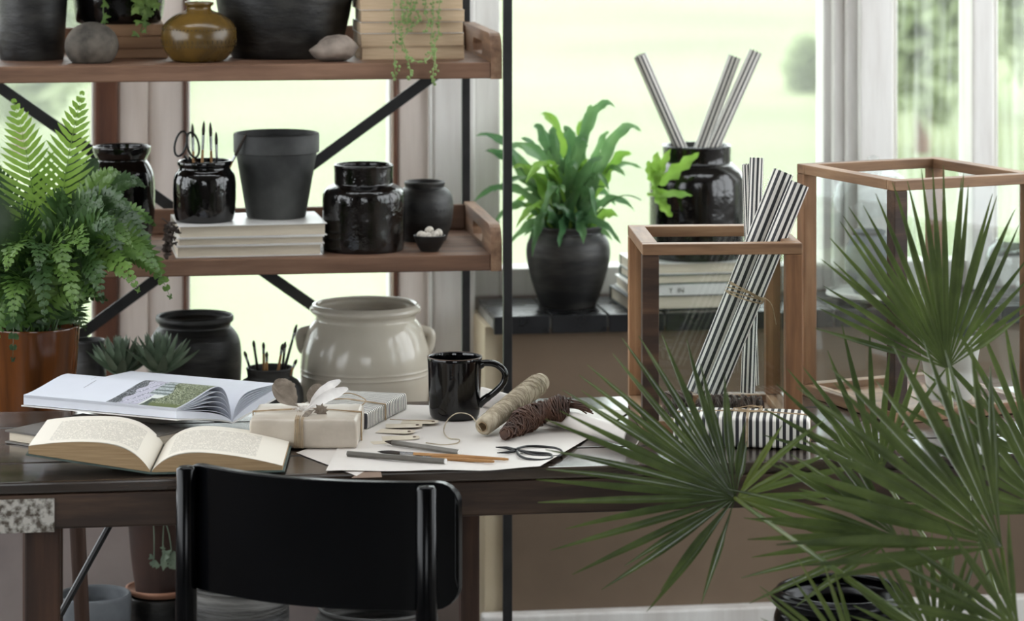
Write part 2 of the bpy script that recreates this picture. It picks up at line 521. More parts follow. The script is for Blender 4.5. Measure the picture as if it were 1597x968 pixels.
# side walls with their own daylight openings
mb = MB().box((UL - .1, VF, 0), (UL, VW, .8)).box((UL - .1, VF, 2.4), (UL, VW, ZC)).box((UL - .1, VF, .8), (UL, 1.6, 2.4)).box((UL - .1, 5.1, .8), (UL, VW, 2.4))
struct('wall_left', mb, 'wall_dim', smooth=False)
mb = MB().box((UR, VF, 0), (UR + .1, VW, .75)).box((UR, VF, 2.5), (UR + .1, VW, ZC)).box((UR, VF, .75), (UR + .1, 2.4, 2.5)).box((UR, 5.2, .75), (UR + .1, VW, 2.5))
struct('wall_right', mb, 'wall_white', smooth=False)
mb = MB().box((UL, VF - .1, 0), (UR, VF, 1.05)).box((UL, VF - .1, 2.45), (UR, VF, ZC)).box((UL, VF - .1, 1.05), (-1.0, VF, 2.45)).box((1.0, VF - .1, 1.05), (UR, VF, 2.45))
struct('wall_front', mb, 'wall_dim', smooth=False)


def sidewin(name, u, v0, v1, z0, z1, nb):
    r_ = thing(name, None, None, (u, (v0 + v1) / 2, z0), kind='structure')
    h = (v1 - v0) / 2
    mb = MB().box((-.03, -h, 0), (.03, h, .06)).box((-.03, -h, z1 - z0 - .06), (.03, h, z1 - z0))
    obj('rail', mb, 'frame_white', r_, smooth=False)
    for q in range(nb + 1):
        y = -h + .03 + (2 * h - .06) * q / nb
        obj('mullion', MB().box((-.035, y - .03, .06), (.035, y + .03, z1 - z0 - .06)), 'frame_white', r_, smooth=False)
    return r_


fw = thing('window_9', None, None, (0, VF - .05, 1.05), kind='structure')
obj('frame', MB().box((-1, -.03, 0), (1, .03, .06)).box((-1, -.03, 1.34), (1, .03, 1.4)).box((-1, -.03, .06), (-.94, .03, 1.34)).box((.94, -.03, .06), (1, .03, 1.34)).box((-.03, -.03, .06), (.03, .03, 1.34)), 'frame_white', fw, smooth=False)

sidewin('window_6', UL - .05, 1.6, 5.1, .8, 2.4, 3)
sidewin('window_7', UR + .05, 2.4, 5.2, .75, 2.5, 3)


def vbar(px0, px1, v0, v1, z0, z1):
    """upright board spanning these columns of the window wall"""
    return MB().box((U(px0, v0), v0, z0), (U(px1, v0), v1, z1))


def window(name, px0, px1, z0, z1, lw, rw, pane, label, botrail=.05, mat='frame_white'):
    r_ = thing(name, label, None, (U(px0), VW + .03, z0), kind='structure')
    a, b = 0.0, U(px1) - U(px0)
    wl, wr = U(px0 + lw) - U(px0), U(px1) - U(px1 - rw)
    H = z1 - z0
    obj('stile', MB().box((a, -.03, 0), (a + wl, .03, H)), mat, r_, smooth=False, bevel=.003)
    obj('stile', MB().box((b - wr, -.03, 0), (b, .03, H)), mat, r_, smooth=False, bevel=.003)
    obj('rail', MB().box((a + wl, -.03, 0), (b - wr, .03, botrail)), mat, r_, smooth=False, bevel=.003)
    obj('rail', MB().box((a + wl, -.03, H - .06), (b - wr, .03, H)), mat, r_, smooth=False, bevel=.003)
    obj('pane', MB().box((a + wl, .008, botrail), (b - wr, .012, H - .06)), pane, r_, smooth=False)
    return r_


window('window_1', -330, 147, ZB_L, ZT, 12, 5, 'winglass', 'window at the left edge behind the fern')
window('window_2', 291, 615, ZB_L, ZT, 6, 8, 'winglass', 'tall window behind the shelving unit')
window('window_3', 740, 1302, ZB_R, ZT, 40, 18, 'winglass', 'wide window behind the potted plant on the ledge')
window('window_4', 1396, 1518, ZB_R, ZT, 4, 6, 'wetglass', 'narrow rain streaked window right of the white post')
window('window_5', 1552, 2060, ZB_R, ZT, 5, 20, 'wetglass', 'rain streaked window at the right edge')
k = 2
for px0, px1, v0, v1, mt, lb in ((147, 184, 5.41, 5.52, 'post_brown', 'bare brown timber post'),
                                 (184, 231, 5.42, 5.52, 'frame_pink', 'worn pinkish white board beside the brown post'),
                                 (231, 287, 5.43, 5.52, 'frame_pink', 'pale board left of the tall window'),
                                 (287, 292, 5.42, 5.52, 'post_brown', 'thin brown edge strip left of the tall window'),
                                 (613, 621, 5.425, 5.52, 'post_brown', 'thin brown edge strip right of the tall window'),
                                 (621, 668, 5.43, 5.52, 'frame_pink', 'worn pale board right of the tall window'),
                                 (676, 741, 5.42, 5.52, 'frame_white', 'whitewashed board behind the rear shelf post'),
                                 (1300, 1318, 5.445, 5.52, 'frame_white', 'grey white frame board beside the wide window'),
                                 (1320, 1338, 5.43, 5.52, 'frame_white', 'bright white frame strip'),
                                 (1341, 1394, 5.41, 5.53, 'frame_white', 'broad grey white window post'),
                                 (1517, 1551, 5.42, 5.53, 'frame_white', 'grey white mullion with a dark rough edge')):
    z0 = ZB_L if px1 < 736 else .757 if px0 > 1000 else .5
    if px0 > 1000: v1 = 5.464 + .05
    struct('trim_%d' % k, vbar(px0, px1, v0, v1, z0, ZT), mt, label=lb, smooth=False, bevel=.004)
    k += 1
a = onv(671, 300, 5.42)
struct('trim_%d' % k, MB().tube([(a.x, a.y, 0), (a.x, a.y, ZC)], .0035, 10), 'coverwhite', label='thin white pipe running up the boards')
# lawn and shrubs outside
struct('ground', MB().box((-60, VW + .1, -.35), (80, 120, -.3)), 'lawn', label='pale sunlit lawn outside the windows', smooth=False)


def shrub(px, D, wid, hei, seed, label):
    q = random.Random(seed); base = room((px - CX) * D / F, D, -.3)
    r_ = thing('garden_shrub', label, 'shrub', base, group='shrubs on the lawn')
    obj('stem', MB().tube([(0, 0, 0), (.03, 0, hei * .4), (0, .05, hei * .7)], [.05, .04, .02], 6), 'post_brown', r_)
    mb = MB()
    for _ in range(2200):
        a_, b_, rr = q.uniform(0, 6.28), q.uniform(-1, 1), q.uniform(.55, 1)
        s_ = math.sqrt(1 - b_ * b_)
        c = V((math.cos(a_) * s_ * wid * rr, math.sin(a_) * s_ * wid * rr, hei * .55 + b_ * hei * .5 * rr))
        d = V((q.gauss(0, 1), q.gauss(0, 1), q.gauss(0, 1))).normalized(); e = d.orthogonal().normalized()
        L_ = q.uniform(.08, .16)
        mb.add([c - d * L_, c + e * L_ * .4, c + d * L_, c - e * L_ * .4], [(0, 1, 2, 3)])
    obj('foliage', mb, 'shrub', r_, smooth=False)


for a_ in ((1438, 19.0, .6, 3.2, 1, 'hazy shrub seen through the narrow rain streaked window'), (1630, 21.6, .8, 3.4, 2, 'darker hazy shrub seen through the right edge window'),
           (30, 19, .6, 2.6, 3, 'hazy shrub seen through the window behind the fern'),
           (-160, 21, .9, 3, 5, 'hazy shrub outside the left edge window')): shrub(*a_)
shrub(1262, 24, .11, .36, 4, 'small hazy bush far out on the lawn behind the wide window')

# ------------------------------------------------------------------ shelving unit
SV0, SV1 = 4.805, 5.155
SU0, SU1 = -.235, .659
ZS = [1.230, .921, .612, .16]
sh = thing('shelving_unit', 'black iron shelving unit with wooden tray shelves and crossed rear braces', 'shelf', ((SU0 + SU1) / 2, (SV0 + SV1) / 2, 0))
so = V(sh.location)


def loc_(p): return V(p) - so


for u_, v_ in ((SU1 + .008, SV0 - .006), (SU0 - .008, SV0 - .006), (SU1 - .014, SV1 + .008), (SU0 + .014, SV1 + .008)):
    obj('post', MB().box(loc_((u_ - .007, v_ - .007, 0)), loc_((u_ + .007, v_ + .007, 2.05))), 'iron', sh, smooth=False, bevel=.001)
p1, p2 = (SU1 - .014, SV1 + .017, 1.222), (SU0 + .014, SV1 + .017, .60)
q1, q2 = (SU0 + .014, SV1 + .021, 1.222), (SU1 - .014, SV1 + .021, .60)
obj('brace', MB().bar(loc_(p1), loc_(p2), .003, .019), 'iron', sh, smooth=False)
obj('brace', MB().bar(loc_(q1), loc_(q2), .003, .019), 'iron', sh, smooth=False)
for i, z in enumerate(ZS + [1.55]):
    nb = 3
    t0 = None
    mb = MB().box(loc_((SU0, SV0, z - .026)), loc_((SU1 - .018, SV0 + .115, z)))
    t0 = obj('tray', mb, 'shelfwood', sh, smooth=False, bevel=.002)
    for q in (1, 2):
        obj('plank', MB().box(loc_((SU0, SV0 + .1165 * q + .0005, z - .024)), loc_((SU1 - .018, SV0 + .1165 * (q + 1) - .001, z))), 'shelfwood', t0, smooth=False, bevel=.0015)
    obj('back_rail', MB().box(loc_((SU0, SV1 - .014, z + .0005)), loc_((SU1 - .018, SV1, z + .042))), 'shelfwood', t0, smooth=False, bevel=.002)
    for u0, u1 in ((SU1 - .018, SU1), (SU0 - .018, SU0)):
        # end board with a rounded front shoulder and a hand hole
        H = .046; bot = -.027
        out = [(SV0 - .001, bot), (SV1, bot), (SV1, H), (SV0 + .035, H)]
        for j in range(1, 7):
            an = math.pi / 2 * j / 6
            out.append((SV0 + .035 - .036 * math.sin(an), H - .036 + .036 * math.cos(an)))
        hv0, hv1, hz0, hz1 = SV0 + .115, SV0 + .225, .006, .028
        bm = bmesh.new()
        ov = [bm.verts.new(loc_((u0, a_, z + b_))) for a_, b_ in out]
        hv = [bm.verts.new(loc_((u0, a_, z + b_))) for a_, b_ in ((hv0, hz0), (hv1, hz0), (hv1 + .008, (hz0 + hz1) / 2), (hv1, hz1), (hv0, hz1), (hv0 - .008, (hz0 + hz1) / 2))]
        ed = [bm.edges.new((ov[j], ov[(j + 1) % len(ov)])) for j in range(len(ov))] + [bm.edges.new((hv[j], hv[(j + 1) % 6])) for j in range(6)]
        bmesh.ops.triangle_fill(bm, edges=ed, use_beauty=True)
        ex = bmesh.ops.extrude_face_region(bm, geom=bm.faces[:])
        bmesh.ops.translate(bm, vec=(u1 - u0, 0, 0), verts=[e for e in ex['geom'] if isinstance(e, bmesh.types.BMVert)])
        bmesh.ops.recalc_face_normals(bm, faces=bm.faces)
        me = bpy.data.meshes.new('end_board'); bm.to_mesh(me); bm.free()
        me.materials.append(m['shelfend'])
        o = bpy.data.objects.new('end_board', me); col.objects.link(o); o.parent = t0

# ------------------------------------------------------------------ work table
TZ, TV0, TV1 = .75, 3.955, 4.462
TU0, TU1 = onv(-45, 740, TV0).x, 1.55
tb = thing('work_table', 'long dark stained wooden work table with plank top and metal corner plate', 'table', ((TU0 + TU1) / 2, (TV0 + TV1) / 2, 0))
so = V(tb.location)
np_ = 4; pw = (TV1 - TV0) / np_
for q in range(np_):
    obj('plank', MB().box(loc_((TU0, TV0 + pw * q + .0012, TZ - .017)), loc_((TU1, TV0 + pw * (q + 1) - .0012, TZ - (0 if q % 2 else .0006)))), 'tablewood', tb, smooth=False, bevel=.004 if q == 0 else .0015, seg=3)
ap = obj('apron', MB().box(loc_((TU0 + .004, TV0 + .002, .687)), loc_((TU1 - .004, TV0 + .028, TZ - .0175))), 'apron', tb, smooth=False, bevel=.003)
obj('apron', MB().box(loc_((TU0 + .004, TV1 - .03, .687)), loc_((TU1 - .004, TV1 - .004, TZ - .0175))), 'apron', tb, smooth=False, bevel=.003)
pa, pb = onv(1, 779, TV0 + .001), onv(85, 829, TV0 + .001)
pl = obj('corner_plate', MB().box(loc_((TU0 + .003, TV0 - .0005, pb.z)), loc_((pb.x, TV0 + .0025, pa.z))), 'zinc', ap, smooth=False, bevel=.0006)
tag(pl, 'worn pale metal corner plate')
lu0, lu1 = onv(38, 850, TV0 + .03).x, onv(94, 850, TV0 + .03).x
lw = lu1 - lu0
for u_, v_ in ((lu0, TV0 + .03), (lu0, TV1 - .03 - lw), (TU1 - .1, TV0 + .03), (TU1 - .1, TV1 - .03 - lw), (onv(724, 900, 4.36).x, TV1 - .035 - lw * .6)):
    f_ = .6 if abs(u_ - onv(724, 900, 4.36).x) < 1e-6 else 1
    obj('leg', MB().box(loc_((u_, v_, 0)), loc_((u_ + lw * f_, v_ + lw * f_, .6868))), 'legwood', tb, smooth=False, bevel=.003)
a, b = onv(181, 834, TV0 + .25), onv(101, 964, TV0 + .25)
d = (b - a)
obj('brace_rod', MB().tube([loc_(a + V((0, 0, .03))), loc_(a + d * 2.2)], .0048, 8), 'iron', tb)

# ------------------------------------------------------------------ chair
E1, E2 = V((-.414, 3.826, 0)), V((-.063, 3.70, 0))
ch_d = (E2 - E1); ch_l = ch_d.length; ch_d.normalize(); nrm = V((ch_d.y, -ch_d.x, 0))
if nrm.y > 0: nrm = -nrm


def arc(s, off=0.0, sag=.05):
    p = E1.lerp(E2, s) + nrm * (sag * (1 - (2 * s - 1) ** 2) + off)
    return p


mid = E1.lerp(E2, .5) - nrm * .22
cr = thing('chair', 'black lacquered wooden chair with a curved back panel in front of the table', 'chair', room(mid.x, mid.y, 0))
so = V(cr.location)
NS = 28; rc = .028; zt_, zb_ = .794, .637
fr, bk = [], []
for i in range(NS + 1):
    s_ = i / NS
    s_ = .5 - .5 * math.cos(math.pi * s_)
    d_ = min(s_, 1 - s_) * ch_l
    cut = 0 if d_ >= rc else rc - math.sqrt(max(rc * rc - (rc - d_) ** 2, 0))
    zs = [zt_ - cut + (zb_ + cut - zt_ + cut) * j / 5 for j in range(6)]
    zs = [z - .004 * (1 - s_) * 0 for z in zs]
    P = [arc(s_, .0065), arc(s_, -.0065)]
    fr.append([loc_(room(P[0].x, P[0].y, z)) for z in zs]); bk.append([loc_(room(P[1].x, P[1].y, z)) for z in zs])
mb = MB()
rows = []
for a_, b_ in zip(fr, bk): rows.append(a_ + b_[::-1])
mb.surf(rows, closed=True)
n_ = len(rows[0]); L0 = (len(rows) - 1) * n_
mb.f.append(tuple(range(n_))); mb.f.append(tuple(range(L0, L0 + n_)))
obj('backrest', mb, 'chair', cr, ang=50, bevel=.003)
for s_, zt2 in ((.035, .789), (.915, .789)):
    p = arc(s_, .0065 + .0125); p2 = arc(s_, .0065 + .07)
    P = [room(p.x, p.y, zt2 + .003), room(p.x, p.y, zt2), room(p.x, p.y, .63), room(p.x, p.y, .45), room(p2.x, p2.y, 0)]
    obj('leg', MB().tube([loc_(q) for q in P], [.009, .0125, .0135, .0145, .011], 16), 'chair', cr, ang=50)
for s_ in (.05, .95):
    p = E1.lerp(E2, s_) - nrm * .37; p2 = E1.lerp(E2, s_) - nrm * .40
    obj('leg', MB().tube([loc_(room(p.x, p.y, .44)), loc_(room(p2.x, p2.y, 0))], [.0145, .011], 12), 'chair', cr)
rows = []
for i in range(9):
    t = i / 8; wdt = .5 + .04 * math.sin(t * 3.1)
    r0 = []
    for j in range(9):
        s_ = j / 8
        q = E1.lerp(E2, .5 + (s_ - .5) * 2 * wdt) - nrm * (.0 + .40 * t)
        r0.append(loc_(room(q.x, q.y, .455 - .01 * math.sin(math.pi * s_) * math.sin(math.pi * t))))
    rows.append(r0)
obj('seat', MB().slab(rows, .016), 'chair', cr, bevel=.004)
# ------------------------------------------------------------------ things on the shelves
def pp(o): return V(o.location)


# top shelf
z1, z2, z3, z4 = ZS
pot('bucket_pot', 'matt black bucket shaped pot at the left end of the top shelf', 'pot', 50, 4.985, z1,
    [(46, 0), (49, 4), (52, 60), (55, 110), (56, 150)], 4, 'blackmatte', wob=.01)


def rock(name, label, px, v, z, sx, sy, sz, mat, seed, power=.16, cutb=.05, skew=0.0):
    q = random.Random(seed); D = dep(px, v); k = D / F; p = onv(px, 0, v)
    bm = bmesh.new(); bmesh.ops.create_icosphere(bm, subdivisions=4, radius=1)
    ph = [V((q.gauss(0, 1), q.gauss(0, 1), q.gauss(0, 1))).normalized() for _ in range(16)]
    cut = [q.uniform(.62, .86) for _ in range(16)]
    for v_ in bm.verts:
        d = v_.co.normalized(); r_ = 1.0
        for n_, c_ in zip(ph, cut):
            a_ = d.dot(n_)
            if a_ > c_ and power > .1: r_ = min(r_, c_ / a_)
        r_ += power * .12 * math.sin(5 * d.x + seed) * math.sin(4 * d.y + 2 * d.z)
        v_.co = V((d.x * sx, d.y * sy, d.z * sz * (1 + skew * d.x))) * (r_ * k)
    zmin = min(v_.co.z for v_ in bm.verts)
    for v_ in bm.verts:
        v_.co.z = max(v_.co.z - zmin - cutb * sz * k, 0)
    me = bpy.data.meshes.new(name); bm.to_mesh(me); bm.free(); me.materials.append(m[mat])
    me.polygons.foreach_set('use_smooth', [True] * len(me.polygons))
    o = bpy.data.objects.new(name, me); col.objects.link(o); o.location = (p.x, p.y, z)
    return tag(o, label, 'stone')


rock('round_stone', 'round dark speckled stone beside the matt black bucket pot', 143, 4.885, z1, 42, 40, 37, 'stone', 3, .05, .28)
rock('angular_stone', 'pale angular stone in front of the large black pot', 520, 4.862, z1, 42, 32, 27, 'stone2', 8, .4, .1, .35)
# wooden boards used as a riser
k = dep(205, 5.03) / F
p = onv(200, 0, 5.03)
wb = thing('board_stack', 'stack of raw wooden boards between round stone and olive vase', 'boards', (p.x, p.y, z1))
zz = 0
for q, hh in enumerate((15, 19, 19)):
    obj('board', MB().box((-62 * k + .002 * q, -.06, zz + .0004), (60 * k - .003 * q, .07, zz + hh * k)), 'rawpine', wb, smooth=False, bevel=.002)
    zz += hh * k
blk, k = pot('glazed_planter', 'glossy black planter standing on the wooden boards', 'pot', 185, 5.035, z1 + zz,
             [(58, 0), (66, 3), (71, 30), (73, 70), (74, 110)], 5, 'blackglaze', wob=.004)
obj('soil', MB().lathe([(0, 98 * k), (66 * k, 98 * k)], 24), 'soil', blk)


def ivyleaf(mb, c, d, n, s_):
    d = V(d).normalized(); n = V(n); a = d.cross(n)
    if a.length < .01: a = d.orthogonal()
    a.normalize(); n = a.cross(d)
    pts = [(0, 0, 0), (.05, .45, .0), (.35, .62, -.08), (.42, .3, .04), (1, 0, -.1), (.42, -.3, .04), (.35, -.62, -.08), (.05, -.45, 0), (.4, 0, .06)]
    vs_ = [c + (d * x + a * y + n * zq) * s_ for x, y, zq in pts]
    mb.add(vs_, [(i, i + 1, 8) for i in range(7)] + [(7, 0, 8)])


q = random.Random(4)
base = pp(blk)
iv = []
for nm, path, cnt in (('vine', [(222, -12), (226, 0), (222, 10), (232, 22), (224, 36), (219, 50)], 20), ('vine', [(236, -12), (240, 0), (234, 14), (222, 24)], 16),
                      ('vine', [(206, -14), (212, -4), (218, 6), (214, 16)], 14), ('vine', [(160, -14), (162, 0), (161, 20), (164, 40)], 5), ('vine', [(228, -16), (234, -6), (242, 6), (238, 18)], 12)):
    P = curve([onv(x, y, 4.955 - .006 * i) - base for i, (x, y) in enumerate(path)], 6)
    o = obj(nm, MB().tube(P, .0009, 5), 'ivy', blk)
    mb = MB()
    for _ in range(cnt):
        c = q.choice(P) + V((q.gauss(0, .004), q.gauss(-.004, .004), q.gauss(0, .003)))
        ivyleaf(mb, c, (q.uniform(-1, 1), q.uniform(-.7, .1), q.uniform(-1, .2)), (q.uniform(-.4, .4), -1, .5), q.uniform(.008, .015))
    obj('leaves', mb, 'ivy', o, smooth=False)['kind'] = 'stuff'
vs_o, k = pot('bulb_vase', 'round bellied olive brown glazed vase with dotted bands and narrow neck', 'vase', 310, 4.895, z1,
              [(34, 0), (42, 3), (55, 20), (59, 40), (54, 58), (38, 72), (24, 78), (19.5, 81), (19, 85), (22.5, 88), (23, 91)], 3, 'olive', wob=.003)
mb = MB()
for hh, rr in ((51, 57.6), (25, 57.2)):
    for j in range(56):
        an = 2 * math.pi * j / 56
        mb.ball((rr * k * math.cos(an), rr * k * math.sin(an), hh * k), .0011, 5, 3)
for j in range(46):
    an = 2 * math.pi * j / 46
    mb.bar(((58.3 * k) * math.cos(an), 58.3 * k * math.sin(an), 29 * k), (58.9 * k * math.cos(an), 58.9 * k * math.sin(an), 35 * k), .0007, .0007)
obj('dot_band', mb, 'olivedot', vs_o, smooth=False)
big, k = pot('large_pot', 'very large black stoneware pot on the top shelf', 'pot', 443, 4.99, z1,
             [(76, 0), (82, 4), (96, 40), (105, 85), (108, 125), (100, 170), (86, 200), (80, 210), (84, 222)], 6, 'blackmatte', wob=.006)


def book(name, label, loc, rz, w_, d_, h_, cover, pages, group=None, spine='none', ct_=.0018, over=.0025):
    """closed book lying flat, page edges towards -y; spine at +y, -x or +x"""
    r_ = thing(name, label, 'book', loc, rz, group)
    mb = MB().box((-w_ / 2, -d_ / 2, 0), (w_ / 2, d_ / 2, ct_)).box((-w_ / 2, -d_ / 2, h_ - ct_), (w_ / 2, d_ / 2, h_))
    if spine == 'back': mb.box((-w_ / 2, d_ / 2 - .002, ct_), (w_ / 2, d_ / 2, h_ - ct_))
    if spine == 'left': mb.box((-w_ / 2, -d_ / 2, ct_), (-w_ / 2 + .002, d_ / 2, h_ - ct_))
    if spine == 'front': mb.box((-w_ / 2, -d_ / 2, ct_), (w_ / 2, -d_ / 2 + .002, h_ - ct_))
    obj('cover', mb, cover, r_, smooth=False)
    a = [-w_ / 2 + over, -d_ / 2 + over, w_ / 2 - over, d_ / 2 - over]
    if spine == 'back': a[3] = d_ / 2 - .0025
    if spine == 'left': a[0] = -w_ / 2 + .0025
    if spine == 'front': a[1] = -d_ / 2 + .0025
    obj('page_block', MB().box((a[0], a[1], ct_ + .0002), (a[2], a[3], h_ - ct_ - .0002)), pages, r_, smooth=False, bevel=.0008)
    return r_


k = dep(636, 4.96) / F
p = onv(637, 0, 4.945)
zz = z1
hs = (20, 20, 18, 18, 18)
names = ('bottom paperback of the tan paged stack on the top shelf', 'second paperback from the bottom of the tan paged stack', 'middle paperback of the tan paged stack on the top shelf',
         'fourth paperback from the bottom of the tan paged stack', 'topmost paperback of the tan paged stack under trailing plant')
for i, hh in enumerate(hs):
    book('paperback', names[i], (p.x + rnd.uniform(-.0025, .0025), p.y + rnd.uniform(-.003, .003), zz + .0004), rnd.uniform(-.03, .03), 160 * k, .125, hh * k - .0004,
         'coverwhite' if i in (2, 4) else 'pagetan', 'pagetan', 'paperbacks on the top shelf', 'back', .0007, .0008)
    zz += hh * k
# trailing string of pearls in a small pot on top of the books
sp, k = pot('trailing_planter', 'small white pot of trailing string of pearls on the paperback stack', 'plant', 650, 4.945, zz + .0006, [(24, 0), (27, 3), (33, 30), (36, 50)], 3, 'whitepot')
base = pp(sp)
obj('soil', MB().lathe([(0, 44 * k), (32 * k, 44 * k)], 20), 'soil', sp)
q = random.Random(9)
fv = p.y - .0625
for path in ([(622, -50), (616, -10), (614, 20), (617, 60), (615, 95), (618, 120)], [(640, -52), (636, -5), (632, 25), (622, 40), (630, 70), (640, 110), (638, 125)],
             [(655, -52), (652, -8), (646, 12), (655, 26), (648, 36)], [(668, -52), (674, -10), (676, 30), (672, 60), (679, 80), (675, 118), (677, 132)],
             [(675, -52), (686, -8), (683, 25), (684, 52), (678, 70), (680, 110)], [(632, -52), (626, -8), (628, 20), (636, 45), (626, 66), (634, 84), (650, 96), (668, 92), (676, 74)],
             [(660, -52), (664, -5), (662, 18), (668, 34), (662, 52)], [(645, -52), (642, -4), (640, 22), (643, 44)]):
    P = []
    for i, (x, y) in enumerate(path):
        P.append(onv(x, y, (fv - .012) + (4.792 - fv + .012) * max(0.0, min(1.0, (y - 55) / 38)) if i > 1 else (fv - .004 if i == 1 else 4.925)) - base)
    P = curve(P, 8)
    o = obj('strand', MB().tube(P, .0007, 5), 'pearl', sp)
    mb = MB()
    for j in range(6, len(P), 1):
        if q.random() < .75:
            mb.ball(P[j] + V((q.gauss(0, .0028), q.gauss(0, .002), q.gauss(0, .002))), q.uniform(.0017, .0028), 6, 4)
    obj('beads', mb, 'pearl', o)['kind'] = 'stuff'

# middle shelf
ck, k = pot('glazed_crock', 'tall glossy black crock on the middle shelf behind the fern', 'crock', 190, 5.0, z2,
            [(42, 0), (45, 4), (50, 40), (51, 85), (49, 112), (42, 128), (38, 134), (40, 138), (44, 146), (45, 154)], 4, 'blackglaze', wob=.008)
# three books
k = dep(383, 4.92) / F
p = onv(384, 0, 4.925)
zz = z2
lab = ('bottom white book under the brush jar and grey flowerpot', 'middle white book of the three on the middle shelf', 'top white book holding the brush jar and grey flowerpot')
for i, (hh, w_, dx, rz) in enumerate(((17.5, 224, -2, .03), (12.5, 226, 0, .035), (19, 228, 2, .05))):
    book('hardback', lab[i], (p.x + dx * k, p.y - .012, zz + .0003), rz, w_ * k, .165, hh * k - .0003, 'coverwhite', 'page', 'white books on the middle shelf', 'back', .0014, .003)
    zz += hh * k
bz = zz + .0004
jr, k = pot('brush_jar', 'glossy black jar holding scissors and paint brushes on white books', 'jar', 319, 4.895, bz,
            [(42, 0), (45, 3), (48, 20), (48.5, 58), (46, 72), (41, 79), (39.5, 84), (42, 88), (42, 92)], 4, 'blackglaze', wob=.006)


def brush(name, label, a, b, r_, hmat, tip, parent=None, group=None, flen=.16, blen=.12, cat='brush'):
    """a = handle end, b = bristle tip"""
    a, b = V(a), V(b); d = b - a
    t = thing(name, label, cat, a, group=group)
    L_ = d.length
    P = [d * 0, d * .03, d * .35, d * (1 - flen - blen)]
    obj('handle', MB().tube(P, [r_ * .6, r_ * .9, r_ * 1.25, r_ * .9], 8), hmat, t)
    obj('ferrule', MB().tube([d * (1 - flen - blen), d * (1 - blen)], [r_ * .95, r_ * 1.1], 8), 'brushferrule', t)
    obj('bristle', MB().tube([d * (1 - blen), d * (1 - blen * .6), d * (1 - blen * .2), d], [r_ * 1.05, r_ * 1.3, r_ * .8, r_ * .1], 8), 'brushdark', t)
    return t


bj = pp(jr)
for i, (tx, ty, bx, by, hm, lb) in enumerate(((318, 188, 312, -.004, 'brushwood', 'tallest upright paint brush in the jar with scissors'),
                                              (328, 190, 332, .008, 'brushwood', 'upright paint brush just right of the tallest in the scissors jar'),
                                              (300, 192, 304, .012, 'brushwood', 'thin paint brush behind the scissors handles'),
                                              (337, 205, 340, .012, 'brushblack', 'short dark handled brush in the scissors jar'),
                                              (386, 205, 322, -.006, 'brushwood', 'paint brush leaning right towards the grey flowerpot'))):
    a = onv(bx, 330, bj.y + by); tip = onv(tx, ty, bj.y + by * 1.2)
    brush('paint_brush', lb, a, tip, .0022, hm, None, group='brushes in the scissors jar', flen=.16 if i < 4 else .08, blen=.16 if i < 4 else .3)
sc_ = thing('scissors', 'black scissors standing with loop handles up in the brush jar', 'scissors', (bj.x - .02, bj.y - .006, bj.z + .03))
b0 = V(sc_.location)
for cx_, cy_, tl, bx in ((282, 224, -14, 300), (301, 226, 12, 294)):
    lp = []
    for j in range(16):
        an = 2 * math.pi * j / 16
        ex, ey = 9 * math.cos(an), 20 * math.sin(an)
        a_ = math.radians(tl); lp.append(onv(cx_ + ex * math.cos(a_) + ey * math.sin(a_) * -1 * (1 if tl > 0 else 1), cy_ - (ey * math.cos(a_) + ex * math.sin(a_)), bj.y - .008) - b0)
    h_ = obj('handle', MB().tube(lp, .0018, 8, closed=True), 'blackpaint', sc_)
    obj('blade', MB().tube([onv(cx_ + (6 if tl < 0 else -5), cy_ + 18, bj.y - .008) - b0, onv(bx, 265, bj.y - .004) - b0, onv(bx + (3 if tl < 0 else -3), 325, bj.y) - b0], [.002, .003, .001], 8), 'blackpaint', sc_)
pot('flowerpot', 'large grey tapered flowerpot with banded rim on the white books', 'pot', 431, 4.935, bz,
    [(45, 0), (46, 2), (62.5, 98), (63, 100), (63.2, 100.5), (66.5, 101), (66.8, 128)], 6, 'greypot', sub=3, wob=.004, sharp=True)
pot('glazed_jar', 'wide necked glossy black jar in the middle of the shelf', 'jar', 567, 4.895, z2,
    [(60, 0), (62.5, 2), (63.5, 20), (64, 60), (64, 84), (60, 95), (50, 101), (46, 103), (45.5, 108), (46, 128), (46.5, 131)], 5, 'blackglaze2', wob=.006)
tp, k = pot('textured_pot', 'squat black hammered pot beside the wide necked jar', 'pot', 662, 5.0, z2,
            [(30, 0), (34, 2), (42, 25), (45, 50), (43, 68), (37, 79), (31, 83), (31, 86), (32, 90)], 5, 'blackmatte', wob=.008)
mb = MB()
for j in range(40):
    an = 2 * math.pi * j / 40
    for rr, hh, L_ in ((41.5, 64, .006), (42.8, 54, .006)):
        mb.bar((rr * k * math.cos(an), rr * k * math.sin(an), hh * k), ((rr + .6) * k * math.cos(an + .03), (rr + .6) * k * math.sin(an + .03), hh * k - L_), .003, .0016)
obj('ridges', mb, 'blackmatte', tp, smooth=False)['kind'] = 'stuff'
bw, k = pot('egg_bowl', 'tiny black bowl of speckled eggs on the middle shelf', 'bowl', 670, 4.862, z2, [(12, 0), (14, 1), (21, 12), (24.5, 22), (25, 24)], 2, 'blackmatte', n=32)
b0 = pp(bw)
